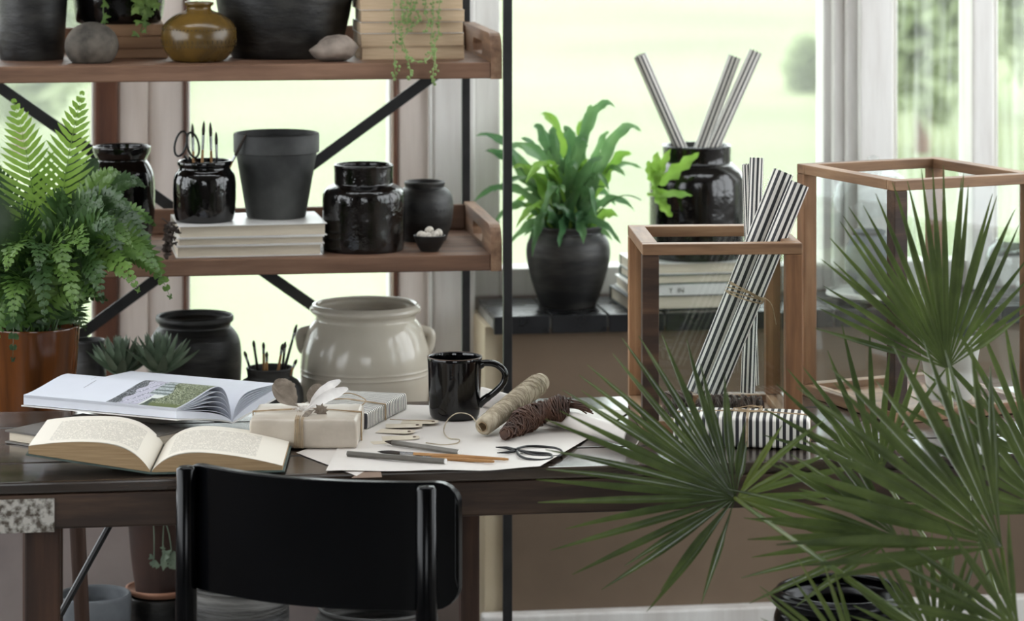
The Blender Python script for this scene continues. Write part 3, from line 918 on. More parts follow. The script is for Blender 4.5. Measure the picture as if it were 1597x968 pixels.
for i, (ex, ey, ez, lb) in enumerate(((-13, -4, 25, 'speckled egg at the left of the tiny black bowl'), (-5, -10, 23.5, 'speckled egg at the front left of the tiny bowl'), (0, 8, 30, 'topmost speckled egg at the back of the tiny bowl'),
                                      (7, -9, 25, 'pale speckled egg at the front right of the tiny bowl'), (14, 0, 27, 'speckled egg at the right of the tiny black bowl'))):
    o = obj('egg', MB().ball((0, 0, 0), 7 * k, 14, 8, (1, .9, 1.15)), 'egg', loc=b0 + V((ex * k, ey * k, ez * k)), rot=(rnd.uniform(0, 1.5), rnd.uniform(0, 1.5), rnd.uniform(0, 3)))
    tag(o, lb, 'egg', 'eggs in the tiny bowl')
# dried seed head
a = onv(262, 404, 4.815); dr = thing('dried_seedhead', 'dark dried seed head leaning against the white books', 'dried plant', (a.x, a.y, z2))
b0 = V(dr.location); q = random.Random(2)
P = curve([onv(x, y, 4.818) - b0 for x, y in ((258, 398), (263, 380), (266, 362), (262, 348), (252, 340))], 5)
obj('stem', MB().tube(P, .0012, 6), 'dryleaf', dr)
mb = MB()
for _ in range(70):
    c = P[q.randrange(0, 14)] + V((q.gauss(0, .004), q.gauss(0, .003), q.gauss(0, .004)))
    ivyleaf(mb, c, (q.gauss(0, 1), q.gauss(0, 1), q.gauss(0, 1)), (0, -1, .2), q.uniform(.006, .011))
obj('husk', mb, 'dryleaf', dr, smooth=False)

# lower shelf
pot('small_pot', 'small dark matt pot beside the fern on the lower shelf', 'pot', 137, 4.99, z3, [(24, 0), (26, 3), (28, 60), (28, 105), (26, 130), (27, 148)], 4, 'blackmatte')


def succulent(px, py, v, label, seed, big):
    q = random.Random(seed)
    o, k = pot('succulent_pot', label, 'plant', px, v, z3, [(20, 0), (23, 3), (28, 50), (30, 78)], 3, 'greypot', n=28)
    b0 = pp(o); obj('soil', MB().lathe([(0, 72 * k), (27 * k, 72 * k)], 16), 'soil', o)
    cz = onv(px, py, v).z - b0.z
    obj('stalk', MB().tube([(0, 0, 70 * k), (0, 0, cz)], .006, 8), 'succ', o)
    for i in range(34):
        t = i / 34; an = i * 2.4; el = .35 + 1.15 * t
        L_ = (62 - 14 * t) * k * big; wd = (8 - 3 * t) * k * big
        d = V((math.cos(an) * math.cos(el), math.sin(an) * math.cos(el), math.sin(el))); sd = V((-math.sin(an), math.cos(an), 0)); nn = sd.cross(d)
        rows = []
        for j in range(7):
            s_ = j / 6; wv = wd * (math.sin(math.pi * min(s_ * .75 + .2, 1)) ** .8 if s_ < .99 else .05)
            c = V((0, 0, cz - .01 + t * .012)) + d * (L_ * s_) - V((0, 0, 1)) * (-.012 * s_ * s_ * (1 - t)) * big
            rows.append([c - sd * wv + nn * wv * .45, c - nn * wv * .35, c + sd * wv + nn * wv * .45, c + nn * wv * .1])
        mb = MB().surf(rows, closed=True)
        obj('leaf', mb, 'succ', o)


succulent(187, 574, 4.9, 'grey green rosette succulent beside the small dark pot', 1, 1.0)
succulent(250, 571, 4.87, 'grey green rosette succulent in front of the rubbed black crock', 2, 1.05)
pot('rustic_crock', 'rubbed black clay crock on the lower shelf', 'crock', 304, 5.01, z3,
    [(56, 0), (60, 4), (69, 60), (72, 110), (69, 142), (60, 158), (55, 163), (56, 168), (60, 172), (60, 178)], 5, 'blackrustic', wob=.008)
pj, k = pot('paint_jar', 'squat matt black jar of paint brushes on the lower shelf', 'jar', 421, 4.91, z3, [(44, 0), (47, 3), (52, 40), (52, 72), (46, 90), (37, 97), (35, 100), (36, 108), (37, 112)], 4, 'blackmatte')
bj = pp(pj)
for i, (tx, ty, bx, dv, hm, lb) in enumerate(((381, 547, 404, -.01, 'brushblack', 'brush leaning furthest left in the squat jar'), (395, 530, 408, .006, 'brushblack', 'black brush second from left in the squat jar'),
                                              (411, 533, 412, .012, 'brushwood', 'straight wooden brush in the squat jar'), (416, 548, 416, -.012, 'brushwood', 'short wooden brush in the squat jar'),
                                              (441, 535, 427, .0, 'brushwood', 'wooden brush leaning right in the squat jar'), (445, 532, 436, -.008, 'brushblack', 'black brush right of centre in the squat jar'),
                                              (463, 505, 432, .01, 'brushblack', 'tallest black brush leaning towards the cream crock'), (463, 560, 436, -.014, 'brushwood', 'low slanting wooden brush in the squat jar'))):
    bot = onv(bx, 618, bj.y + dv); tip = onv(tx, ty, bj.y + dv * 1.3)
    brush('paint_brush', lb, tip if i in (2, 4) and False else bot, tip, .0022, hm, None, group='brushes in the squat jar', flen=.1, blen=.12)
cc, k = pot('cream_crock', 'large cream glazed stoneware crock with two ear handles', 'crock', 570, 5.0, z3,
            [(82, 0), (88, 3), (96, 30), (101, 70), (101.5, 84), (102.6, 86), (101.5, 88), (101.6, 92), (102.6, 94), (101.5, 96), (101, 105), (98, 126), (90, 152), (82, 165), (78, 170), (79, 176), (84, 180), (87, 184), (86, 188), (84, 190)], 7, 'creamglaze', n=64, sub=4, wob=.002)
for sgn in (-1, 1):
    a_ = math.pi if sgn < 0 else 0
    ca = V((math.cos(a_ + AZ), math.sin(a_ + AZ), 0))
    P = [ca * 88 * k + V((0, 0, 118 * k)), ca * 97 * k + V((0, 0, 121 * k)), ca * 101 * k + V((0, 0, 134 * k)), ca * 100 * k + V((0, 0, 147 * k)), ca * 82 * k + V((0, 0, 152 * k))]
    obj('handle', MB().tube(curve(P, 5), .0085, 12), 'creamglaze', cc)

# below the table, on the lowest tray
def low(px, v, z, outer, t, mat, name, label, **kw): return pot(name, label, 'pot', px, v, z, outer, t, mat, **kw)


low(146, 4.86, z4, [(40, 0), (44, 4), (54, 120), (58, 190), (58, 217)], 6, 'concrete', 'concrete_planter', 'open grey concrete planter under the left end of the table')
rs, k = low(250, 4.93, z4, [(36, 0), (40, 3), (48, 110), (50, 160), (50, 192)], 5, 'blackmatte', 'black_stand_pot', 'black pot under the table carrying the pale saucer')
zt = z4 + 195 * k
sr, k = pot('saucer', 'pale terracotta saucer under the dark planter below the table', 'saucer', 250, 4.93, zt, [(40, 0), (44, 1), (53, 8), (54, 11)], 4, 'terralight', n=36)
dp, k = pot('dark_planter', 'tall dark terracotta planter with small leaves under the table', 'plant', 250, 4.93, zt + 4.2 * k, [(36, 0), (38, 2), (46, 60), (50, 118), (50, 130)], 4, 'terra', n=40)
q = random.Random(6); b0 = pp(dp)
obj('soil', MB().lathe([(0, 120 * k), (44 * k, 120 * k)], 20), 'soil', dp)
mb = MB()
for j in range(26):
    x, y = 232 + 54 * q.random(), 872 + q.gauss(0, 9)
    c = onv(x, y, 4.865) - b0
    ivyleaf(mb, c, (q.gauss(0, 1), -.3, q.gauss(0, 1)), (0, -1, .4), q.uniform(.008, .015))
for j in range(4):
    P = bez((V((q.uniform(-.02, .02), -.02, 122 * k))), V((-.01 + .012 * j, -.07, 128 * k)), onv(240 + 14 * j, 872, 4.868) - b0, 8)
    obj('vine', MB().tube(P, .001, 5), 'succ', dp)
obj('leaves', mb, 'succ', dp, smooth=False)['kind'] = 'stuff'
low(372, 4.87, z4, [(60, 0), (66, 4), (76, 80), (79, 150), (78, 195), (72, 214), (75, 220)], 6, 'greyribbed', 'ribbed_pot', 'weathered grey ribbed pot seen under the chair back', wob=.006)
low(588, 4.9, z4, [(76, 0), (82, 4), (96, 70), (100, 120), (96, 150), (88, 164), (92, 170)], 6, 'greyribbed', 'wide_ribbed_pot', 'wide grey ribbed pot below the right half of the chair back', wob=.006)

# ------------------------------------------------------------------ things on the window ledge
ZL = .7565
lp, k = pot('ledge_planter', 'grey black ribbed pot with a lush wavy leaved fern on the ledge', 'plant', 886, 5.335, ZL,
            [(40, 0), (44, 3), (57, 40), (65, 75), (64, 98), (56, 112), (52, 116), (54, 124)], 5, 'blackrustic', wob=.004)
for j in range(5):
    pass
b0 = pp(lp); obj('soil', MB().lathe([(0, 112 * k), (50 * k, 112 * k)], 24), 'soil', lp)


def wavyleaf(a, c, b, wd, mat, parent, q, lob=0.0, n=14):
    P = bez(a, c, b, n); rows = []
    ph = q.uniform(0, 6)
    fac = V((q.uniform(-.5, .5), -1, q.uniform(.2, 1))).normalized()
    for i, p_ in enumerate(P):
        t = (P[min(i + 1, n)] - P[max(i - 1, 0)]).normalized(); s_ = t.cross(fac)
        if s_.length < .1: s_ = t.cross(V((0, 0, 1)))
        s_.normalize(); nn = s_.cross(t); u_ = i / n
        ww = wd * (.12 + .88 * math.sin(math.pi * min(1, max(0, u_ * .96 + .04)) ** .85) ** .7) if i < n else wd * .04
        w1 = ww * (1 + .28 * math.sin(u_ * 22 + ph)); w2 = ww * (1 + .28 * math.sin(u_ * 22 + ph + 1.5))
        rf = .45 * ww * math.sin(u_ * 17 + ph)
        rows.append([p_ - s_ * w1 + nn * (.3 * w1 + rf), p_ - s_ * w1 * .5 + nn * .1 * ww, p_, p_ + s_ * w2 * .5 + nn * .1 * ww, p_ + s_ * w2 + nn * (.3 * w2 - rf)])
    return obj('leaf', MB().surf(rows), mat, parent, ang=180)


q = random.Random(21)
cen = V((0, 0, 118 * k))


def ledge_tip(x, y, dv): return onv(x, y, 5.335 + dv) - b0


tips = [(742, 212, 0), (738, 315, -.02), (770, 300, -.05), (757, 235, .03), (800, 262, -.04), (812, 215, .0), (832, 196, .05), (842, 178, .08), (858, 215, .02), (880, 205, 0),
        (905, 190, .06), (925, 172, .0), (960, 168, -.02), (1000, 205, -.02), (985, 240, -.03), (975, 275, -.04), (1000, 262, .02), (968, 380, -.1), (950, 300, -.09), (990, 330, -.05),
        (872, 385, -.1), (910, 380, -.12), (830, 400, -.08), (805, 355, -.09), (790, 385, -.03), (850, 330, -.1), (930, 340, -.12), (770, 350, 0), (820, 285, -.1), (860, 260, -.1),
        (900, 265, -.11), (940, 245, -.1), (880, 300, -.13), (780, 240, -.08), (915, 225, -.06), (950, 205, .04), (845, 240, .03), (800, 320, .06), (960, 320, .06)]
for (x, y, dv) in tips:
    tip = ledge_tip(x, y, dv)
    st_ = cen + V((q.uniform(-.03, .03), q.uniform(-.03, .03), -.004))
    ctl = st_.lerp(tip, .55) + V((0, q.uniform(-.02, .01), .05 + .09 * q.random() + max(0, (300 - y)) * .0001))
    wavyleaf(st_, ctl, tip, q.uniform(.007, .0115), 'bluefernlight' if q.random() < .25 else 'bluefern', lp, q)
for _ in range(80):
    an = q.uniform(0, 6.28); rr = q.uniform(.02, .10)
    tip = V((math.cos(an) * rr, math.sin(an) * rr * .75, 118 * k + q.uniform(-.02, .16)))
    st_ = cen + V((q.uniform(-.03, .03), q.uniform(-.03, .03), -.004))
    ctl = st_.lerp(tip, .5) + V((0, 0, q.uniform(.02, .06)))
    wavyleaf(st_, ctl, tip, q.uniform(.0055, .010), 'bluefernlight' if q.random() < .3 else 'bluefern', lp, q)
# the lobed bright leaf on the right
st_ = cen + V((.03, -.02, 0)); a = ledge_tip(1000, 312, -.09); b = ledge_tip(1055, 262, -.1)
obj('leaf', MB().tube(bez(st_, st_.lerp(a, .5) + V((0, 0, .06)), a, 10), .0012, 6), 'bluefern', lp)
for (x, y), wd in (((1090, 238), .011), ((1046, 232), .008), ((1026, 236), .009), ((1012, 250), .008), ((1080, 305), .008), ((1048, 338), .009), ((1040, 320), .008)):
    tip = ledge_tip(x, y, -.1 + q.uniform(-.01, .01))
    wavyleaf(a.lerp(b, .15 + .4 * q.random()), a.lerp(tip, .6) + V((.004, -.004, .008)), tip, wd, 'bluefernlight', lp, q)

# books under the black jar on the ledge
p = onv(1060, 0, 5.335); k = dep(1060, 5.335) / F
zz = ZL + .0004
lab = ('lowest book of the stack on the window ledge', 'second book from the bottom on the window ledge', 'third book from the bottom on the window ledge', 'topmost book on the window ledge under the black jar')
for i, (hh, cv, w_, rz, dx) in enumerate(((22, 'coverdark', 196, .02, 0), (17, 'coverwhite', 190, -.02, 4), (15, 'covergreen', 176, .03, 6), (18, 'coverwhite', 178, 0, 6))):
    bk_ = book('ledge_book', lab[i], (p.x + dx * k, p.y, zz), rz + .02, w_ * k, .15, hh * k - .0004, cv, 'page', 'books on the window ledge', 'front' if i == 1 else 'back', .0016, .003)
    zz += hh * k
    if i == 1:
        tc_ = bpy.data.curves.new('spine_lettering', 'FONT'); tc_.body = 'Y  IN'; tc_.size = .013; tc_.extrude = .0002; tc_.align_x = 'CENTER'
        tmp_ = bpy.data.objects.new('spine_lettering', tc_); col.objects.link(tmp_)
        me_ = bpy.data.meshes.new_from_object(tmp_.evaluated_get(bpy.context.evaluated_depsgraph_get()))
        bpy.data.objects.remove(tmp_)
        lt = bpy.data.objects.new('spine_lettering', me_); col.objects.link(lt); lt.parent = bk_; lt['kind'] = 'stuff'
        lt.location = (-.025, -.0755, .0042); lt.rotation_euler = (math.pi / 2, 0, 0); me_.materials.append(m['covergrey'])
lj, k = pot('ledge_jar', 'large glossy black jar of striped paper rolls on the ledge books', 'jar', 1087, 5.335, zz + .0004,
            [(68, 0), (72, 3), (74, 30), (74, 110), (70, 130), (60, 142), (54, 147), (53, 152), (53.5, 168), (54, 172)], 5, 'blackglaze', wob=.004)
bj = pp(lj)


def roll(name, label, a, b, r_, mat, group=None, t=.0012, cat='paper roll', n=36):
    a, b = V(a), V(b); d = b - a; L_ = d.length
    mb = MB().lathe([(r_, 0), (r_, L_), (r_ - t, L_), (r_ - t * 1.2, 0), (r_, 0)], n)
    # loose inner turn of the rolled sheet
    sp_ = []
    for i in range(40):
        an = i * .38; rr = r_ * .9 - r_ * .02 * i / 4
        sp_.append((rr * math.cos(an), rr * math.sin(an)))
    mb.surf([[V((x, y, zq)) for x, y in sp_] for zq in (.0008, L_ - .0008)])
    o = obj(name, mb, mat, loc=a, ang=40)
    o.rotation_mode = 'QUATERNION'; o.rotation_quaternion = V((0, 0, 1)).rotation_difference(d.normalized())
    return tag(o, label, cat, group)


for i, (tx, ty, bx, by, dv, lb) in enumerate(((998, 86, 1062, 232, .01, 'striped paper roll leaning left in the ledge jar'), (1146, 88, 1094, 228, .015, 'striped paper roll leaning right in the ledge jar'),
                                              (1179, 80, 1112, 230, -.02, 'pale striped paper roll leaning furthest right in the ledge jar'))):
    top = onv(tx, ty, bj.y + dv); a = onv(bx, by, bj.y + dv)
    d = (a - top); bot = a + d * (.36 if i != 0 else .3)
    roll('paper_roll', lb, bot, top, .0122, 'striperoll', 'striped rolls in the ledge jar')

# bell jar and other things on the ledge seen through the large box
p = onv(1362, 0, 5.33); k = dep(1362, 5.33) / F
sd, k = pot('cake_stand', 'round pale stand under the glass bell jar on the ledge', 'stand', 1362, 5.33, ZL, [(40, 0), (42, 2), (30, 5), (30, 7), (70, 9), (72, 12), (72, 14)], 3, 'whitepot', floor=11)
zz = ZL + 15.6 * k
gv, k = pot('grey_vase', 'dark grey rounded vase under the glass bell jar', 'vase', 1356, 5.33, ZL + 11.4 * k, [(20, 0), (24, 2), (36, 30), (38, 62), (30, 84), (24, 90), (26, 96)], 3, 'concrete', n=36)
bj_ = obj('bell_jar', MB().lathe([(66 * k * r_, zq * k) for r_, zq in ((1, 0), (1, 120), (.96, 145), (.85, 165), (.62, 180), (.3, 188), (.06, 190), (.06, 194), (.14, 198), (.14, 206), (0, 210))], 48), 'glass', loc=(p.x, p.y, zz))
tag(bj_, 'clear glass bell jar on the ledge behind the large glass box', 'bell jar')
pot('glass_bowl', 'rounded clear glass bowl on the ledge at the right edge', 'bowl', 1592, 5.33, ZL, [(30, 0), (36, 2), (52, 26), (56, 50), (52, 74), (40, 88)], 2, 'glass', n=40)
# ------------------------------------------------------------------ things on the table
T = TZ + .0004


def tpt(px, py, z=T): return onz(px, py, z)


# pale wrapping sheets spread over the boards
def sheet(name, label, corners, z, mat, curl=None, n=18):
    A, B, C_, D_ = [tpt(*c) for c in corners]
    rows = []
    for i in range(n + 1):
        r_ = []
        for j in range(n + 1):
            s_, t = j / n, i / n
            p = A.lerp(B, s_).lerp(D_.lerp(C_, s_), t)
            p.z = z + (curl(s_, t) if curl else 0)
            r_.append(p)
        rows.append(r_)
    o0 = rows[0][0].copy()
    o = obj(name, MB().slab([[p - o0 for p in r_] for r_ in rows], .0003), mat, loc=o0, ang=60)
    return tag(o, label, 'paper')


sheet('wrapping_sheet', 'large pale sheet of wrapping paper spread on the table', ((508, 736), (842, 734), (985, 640), (560, 630)), T + .0009, 'sheet',
      lambda s, t: .004 * max(0, s - .75) * max(0, .5 - t) * 8 + .0015 * math.sin(s * 7 + 1) ** 2 * (1 - t))
sheet('paper_offcut', 'pale paper offcut between the novel and the feather parcel', ((462, 706), (556, 742), (600, 716), (500, 692)), T + .0004, 'sheet')
sheet('brown_offcut', 'small brown paper corner at the table edge behind the chair', ((548, 745), (596, 744), (594, 735), (560, 736)), T + .0001, 'sheetbrown')


def openbook(name, label, S, ea, el, wl, wr, L_, base, top, cover, pages, edge, sheets=(), z0=0.0, nover=.004):
    """S = near end of the spine; ea across (towards the right page), el along the spine; base(a) and top(a) heights over S.z"""
    r_ = thing(name, label, 'book', S)
    def P(a, l, z): return ea * a + el * l + V((0, 0, z))
    def block(a0, a1, sgn, lo, hi, n=16):
        ring = []
        As = [a0 + (a1 - a0) * (i / n) ** 1.5 for i in range(n + 1)]
        prof = [(a, hi(a)) for a in As] + [(a, lo(a)) for a in reversed(As)]
        rows = [[P(a, l, z) for a, z in prof] for l in (nover, L_ - nover)]
        mb = MB().surf(rows, closed=True); k_ = len(prof)
        for i in range(n):
            mb.f.append((i, i + 1, k_ - 2 - i, k_ - 1 - i)); mb.f.append((k_ + i, k_ + i + 1, k_ + k_ - 2 - i, k_ + k_ - 1 - i))
        return mb
    cv = MB()
    n = 10
    for a1 in (-wl - .003, wr + .003):
        rows = [[P(a1 * i / n, l, base(a1 * i / n)) for i in range(n + 1)] for l in (0, L_)]
        cv.slab(rows, .0018)
    obj('cover', cv, cover, r_, smooth=False)
    for a1 in (-wl, wr):
        sg = -1 if a1 < 0 else 1
        o = obj('page_block', block(.0012 * sg, a1, sg, lambda a: base(a) + .0003, top), edge, r_, ang=30)
        As = [.0012 * sg + (a1 - .0012 * sg) * (i / 20) ** 1.5 for i in range(21)]
        rows = [[P(a, l, top(a) + .0003) for a in As] for l in (nover * .9, L_ - nover * .9)]
        rows = [[p0.lerp(p1, t / 4) for p0, p1 in zip(*rows)] for t in range(5)]
        obj('page', MB().slab([r2 for r2 in rows], .0002), pages, r_, ang=60)
        for f_ in sheets:
            rows = [[P(a, l, f_(a, sg)) for a in As] for l in (nover, L_ - nover)]
            obj('page', MB().slab(rows, .0005), pages, r_, ang=60)
    return r_, P


def pagemat(name, base_, ink, amount, pitch, el, ea, mirror=1):
    """page with faint printed text lines (object space of the page)"""
    s = N(name)
    tc = s.n('ShaderNodeTexCoord')
    d1 = s.n('ShaderNodeVectorMath', operation='DOT_PRODUCT'); d1.inputs[1].default_value = el; s.l(tc.outputs['Object'], d1.inputs[0])
    d2 = s.n('ShaderNodeVectorMath', operation='DOT_PRODUCT'); d2.inputs[1].default_value = ea; s.l(tc.outputs['Object'], d2.inputs[0])
    ln, ac = d1.outputs['Value'], d2.outputs['Value']
    row = s.math('LESS_THAN', s.math('FRACT', s.math('DIVIDE', ln, pitch)), .45)
    fl = s.math('FLOOR', s.math('DIVIDE', ln, pitch))
    cx = s.n('ShaderNodeCombineXYZ'); s.l(s.math('MULTIPLY', ac, 420), cx.inputs[0]); s.l(s.math('MULTIPLY', fl, 7.3), cx.inputs[1])
    w_ = s.math('GREATER_THAN', s.noise(cx.outputs[0], 1.0, 2), .43)
    inside = s.math('MULTIPLY', s.math('LESS_THAN', s.math('ABSOLUTE', s.math('SUBTRACT', s.math('ABSOLUTE', ac), .078)), .058), s.math('MULTIPLY', s.math('GREATER_THAN', ln, .022), s.math('LESS_THAN', ln, .158)))
    k_ = s.math('MULTIPLY', s.math('MULTIPLY', row, w_), s.math('MULTIPLY', inside, amount))
    s.l(s.mix(k_, lin(base_), lin(ink)), s.b.inputs['Base Color'])
    s.b.inputs['Roughness'].default_value = .7
    return s.m


# the open novel near the table edge, its left board lying on the closed book
S = room(-.473, 3.945, TZ + .0035)
ea_ = room(.995, .02, 0).normalized(); el_ = V((-ea_.y, ea_.x, 0))
m['novelpage'] = pagemat('novel_page', (220, 213, 200), (110, 102, 94), .55, .0052, tuple(el_), tuple(ea_))


def nb(a): return (.155 * -a if a < 0 else .012 * a) * 1.0


def nt(a):
    x = abs(a) / .168
    hgt = (.034 if a < 0 else .029)
    return nb(a) + .0006 + hgt * (1 - math.exp(-x * 7)) * (1 - .78 * x ** 2.0)


nv, _ = openbook('open_novel', 'open yellowed novel lying near the front edge of the table', S, ea_, el_, .160, .172, .190, nb, nt, 'covergreen', m['novelpage'], 'pageold',
                 sheets=(lambda a, sg: nt(a) + .0016 * (1 - math.exp(-abs(a) * 60)) * math.exp(-((abs(a) - .03) / .05) ** 2),))
# the closed book beneath
A = tpt(8, 690); Bc = tpt(92, 703); d = (Bc - A).normalized(); ang = math.atan2(d.y, d.x)
cw, cdp = .20, .155
c = A + d * cw / 2 + V((-d.y, d.x, 0)) * cdp / 2
book('closed_book', 'grey hardback lying closed beneath the two open books', (c.x, c.y, T), ang, cw, cdp, .0175, 'covergrey', 'page', None, 'none', .0024, .004)
# the open picture book on top
A = room(-.459, 4.137, 0); ea_ = room(.426, .905, 0).normalized(); el_ = room(-.905, .426, 0).normalized()
W = .15
S = A + ea_ * W; S.z = .7585


def pb_(a): return .030 * min(1, -a / W) ** .8 if a < 0 else .018 * (a / W)


def pt_(a):
    x = abs(a) / W
    if a < 0: return pb_(a) + .0006 + .0095 * (1 - math.exp(-x * 5))
    return pb_(a) + .0006 + .012 * (1 - math.exp(-x * 5))


def fan(i, n=6):
    top_ = .066 * (i + 1) / n
    def f_(a, sg):
        x = abs(a) / W; b_ = pt_(a)
        bulge = (1 - math.exp(-x * 9)) * max(0.0, 1 - x) ** 1.25
        return b_ + .0007 * (i + 1) * (1 - math.exp(-x * 10)) + (top_ * .95 - .006) * bulge * (1.0 if sg < 0 else .5)
    return f_


pbk, P = openbook('picture_book', 'large open picture book with white pages on top of the other books', S, ea_, el_, W, .13, .255, pb_, pt_, 'coverwhite', 'pagewhite', 'pagewhite',
                  sheets=[fan(i) for i in range(6)], nover=.002)
topf = fan(5)
# printed photograph on the left page: a path, a glasshouse and shrubs
q = random.Random(5)
NX, NY = 84, 56
l0, l1, a0, a1 = .004, .118, -.148, -.036
vs_, fs, cols = [], [], []
for j in range(NY + 1):
    for i in range(NX + 1):
        a_, l_ = a0 + (a1 - a0) * j / NY, l0 + (l1 - l0) * i / NX
        vs_.append(P(a_, l_, topf(a_, -1) + .0004))


def pic(s, t):
    """s from the near edge to the far edge, t from the outer margin to the gutter"""
    n_ = q.random()
    if s > .86 - .03 * math.sin(t * 20): return (70, 74, 78) if n_ < .5 else (150, 152, 158) if n_ < .8 else (44, 48, 52)
    if s < .40 + .05 * math.sin(t * 9) + .06 * t:
        g = (118, 126, 98) if n_ < .4 else (74, 84, 64) if n_ < .75 else (170, 176, 152)
        return g if t > .14 else (104, 114, 74)
    if t > .42 and s < .66: return (96, 108, 106) if int(t * 26) % 3 == 0 else (176, 184, 186) if n_ < .8 else (128, 138, 136)
    if t < .30 and s < .52: return (70, 80, 74) if n_ < .6 else (104, 112, 100)
    if t < .46 and s < .56: return (216, 220, 214)
    return (188, 186, 200) if (int((s * 1.0 + t * .35) * 22) % 3) else (146, 148, 162) if n_ < .6 else (206, 206, 216)


me = bpy.data.meshes.new('printed_photo')
for j in range(NY):
    for i in range(NX):
        b_ = j * (NX + 1) + i; fs.append((b_, b_ + 1, b_ + NX + 2, b_ + NX + 1)); cols.append(lin(pic((i + .5) / NX, (j + .5) / NY)))
me.from_pydata([tuple(p) for p in vs_], [], fs)
ca = me.color_attributes.new('print', 'FLOAT_COLOR', 'CORNER')
for pl_ in me.polygons:
    for li in pl_.loop_indices: ca.data[li].color = cols[pl_.index]
s = N('printed_garden_photo'); an_ = s.n('ShaderNodeVertexColor', layer_name='print'); s.l(an_.outputs[0], s.b.inputs['Base Color']); s.b.inputs['Roughness'].default_value = .4
me.materials.append(s.m)
o = bpy.data.objects.new('printed_photo', me); col.objects.link(o); o.parent = pbk
tag(o, 'printed garden photograph on the page')
mb = MB()
for l_, aa, sz, nn in ((.186, -.098, .0042, 9), (.196, -.064, .0022, 9)):
    a_ = aa
    for i in range(nn):
        wd = sz * q.uniform(.4, .8)
        z_ = [topf(x, -1) + .0005 for x in (a_, a_ + wd)]
        mb.add([P(a_, l_, z_[0]), P(a_ + wd, l_, z_[1]), P(a_ + wd, l_ + sz * .28, z_[1]), P(a_, l_ + sz * .28, z_[0])], [(0, 1, 2, 3)])
        a_ += wd + sz * .3
obj('printed_title', mb, 'coverdark', pbk, smooth=False)['kind'] = 'stuff'


# ------------------------------------------------------------------ parcels
def parcel(name, label, loc, rz, w_, d_, h_, mat, puff=.003, seed=1):
    q = random.Random(seed)
    r_ = thing(name, label, 'gift', loc, rz)
    bm = bmesh.new(); bmesh.ops.create_cube(bm, size=1)
    bmesh.ops.subdivide_edges(bm, edges=bm.edges[:], cuts=9, use_grid_fill=True)
    for v_ in bm.verts:
        x, y, z = v_.co * 2
        pz = (1 - x * x) * (1 - y * y)
        X, Y, Z = x * w_ / 2, y * d_ / 2, (z + 1) / 2 * h_
        X *= 1 - .025 * (1 - (1 - abs(z)) ** .5) ** 2; Y *= 1 - .03 * (1 - (1 - abs(z)) ** .5) ** 2
        if z > 0: Z += puff * pz * z
        cr_ = .0011 * (math.sin(60 * X + 35 * Y + seed) + math.sin(90 * Y - 40 * Z))
        v_.co = (X + cr_ * (abs(y) > .99), Y + cr_ * (abs(x) > .99) * .8, Z + cr_ * .4 * (z > .99))
    me = bpy.data.meshes.new('wrapping'); bm.to_mesh(me); bm.free(); me.materials.append(m[mat])
    me.polygons.foreach_set('use_smooth', [True] * len(me.polygons))
    o = bpy.data.objects.new('wrapping', me); col.objects.link(o); o.parent = r_
    b = o.modifiers.new('bevel', 'BEVEL'); b.width = .004; b.segments = 3; b.angle_limit = math.radians(50)
    return r_


def loopband(mb, w_, d_, h_, axis, off, n, r_, spread=.003, seed=0):
    q = random.Random(seed)
    for i in range(n):
        c = off + (i - (n - 1) / 2) * spread
        g = .0012; e = q.uniform(-.002, .002)
        if axis == 'y':
            P_ = [(c, -d_ / 2 - g, .001), (c + e, -d_ / 2 - g, h_), (c, 0, h_ + .0045), (c - e, d_ / 2 + g, h_), (c, d_ / 2 + g, .001)]
        else:
            P_ = [(-w_ / 2 - g, c, .001), (-w_ / 2 - g, c + e, h_), (0, c, h_ + .0045), (w_ / 2 + g, c - e, h_), (w_ / 2 + g, c, .001)]
        mb.tube(P_, r_, 6)


c = room(-.2835, 4.178, T + .0013)
w_, d_, h_ = .148, .125, .040
g1 = parcel('feather_gift', 'parcel in champagne paper tied with twine and feathers', c, AZ - .03, w_, d_, h_, 'kraft', .004)
mb = MB(); loopband(mb, w_, d_, h_, 'y', -.006, 6, .0007, .0024); obj('twine_band', mb, 'twine', g1)
mb = MB(); loopband(mb, w_, d_, h_, 'x', -.004, 2, .0013, .003, 3); obj('twine_band', mb, 'twine', g1)


def feather(mb, a, b, bend, wd, q, n=14):
    P_ = bez(a, (V(a) + V(b)) / 2 + V(bend), b, n); rows = []
    fac = V((0, -1, .5)).normalized()
    for i, p in enumerate(P_):
        u_ = i / n; t = (P_[min(i + 1, n)] - P_[max(i - 1, 0)]).normalized(); s_ = t.cross(fac).normalized(); nn = s_.cross(t)
        ww = 0 if u_ < .12 else wd * math.sin(math.pi * min(1, (u_ - .12) / .9)) ** .55
        w1, w2 = ww * q.uniform(.9, 1.03), ww * q.uniform(.78, .95)
        rows.append([p - s_ * w1 + nn * w1 * .25, p - s_ * w1 * .5 - nn * .0004, p + nn * .0006, p + s_ * w2 * .5 - nn * .0004, p + s_ * w2 + nn * w2 * .25])
    mb.surf(rows); mb.tube(P_, [.0008] * 4 + [.0005] * (n - 3), 5)


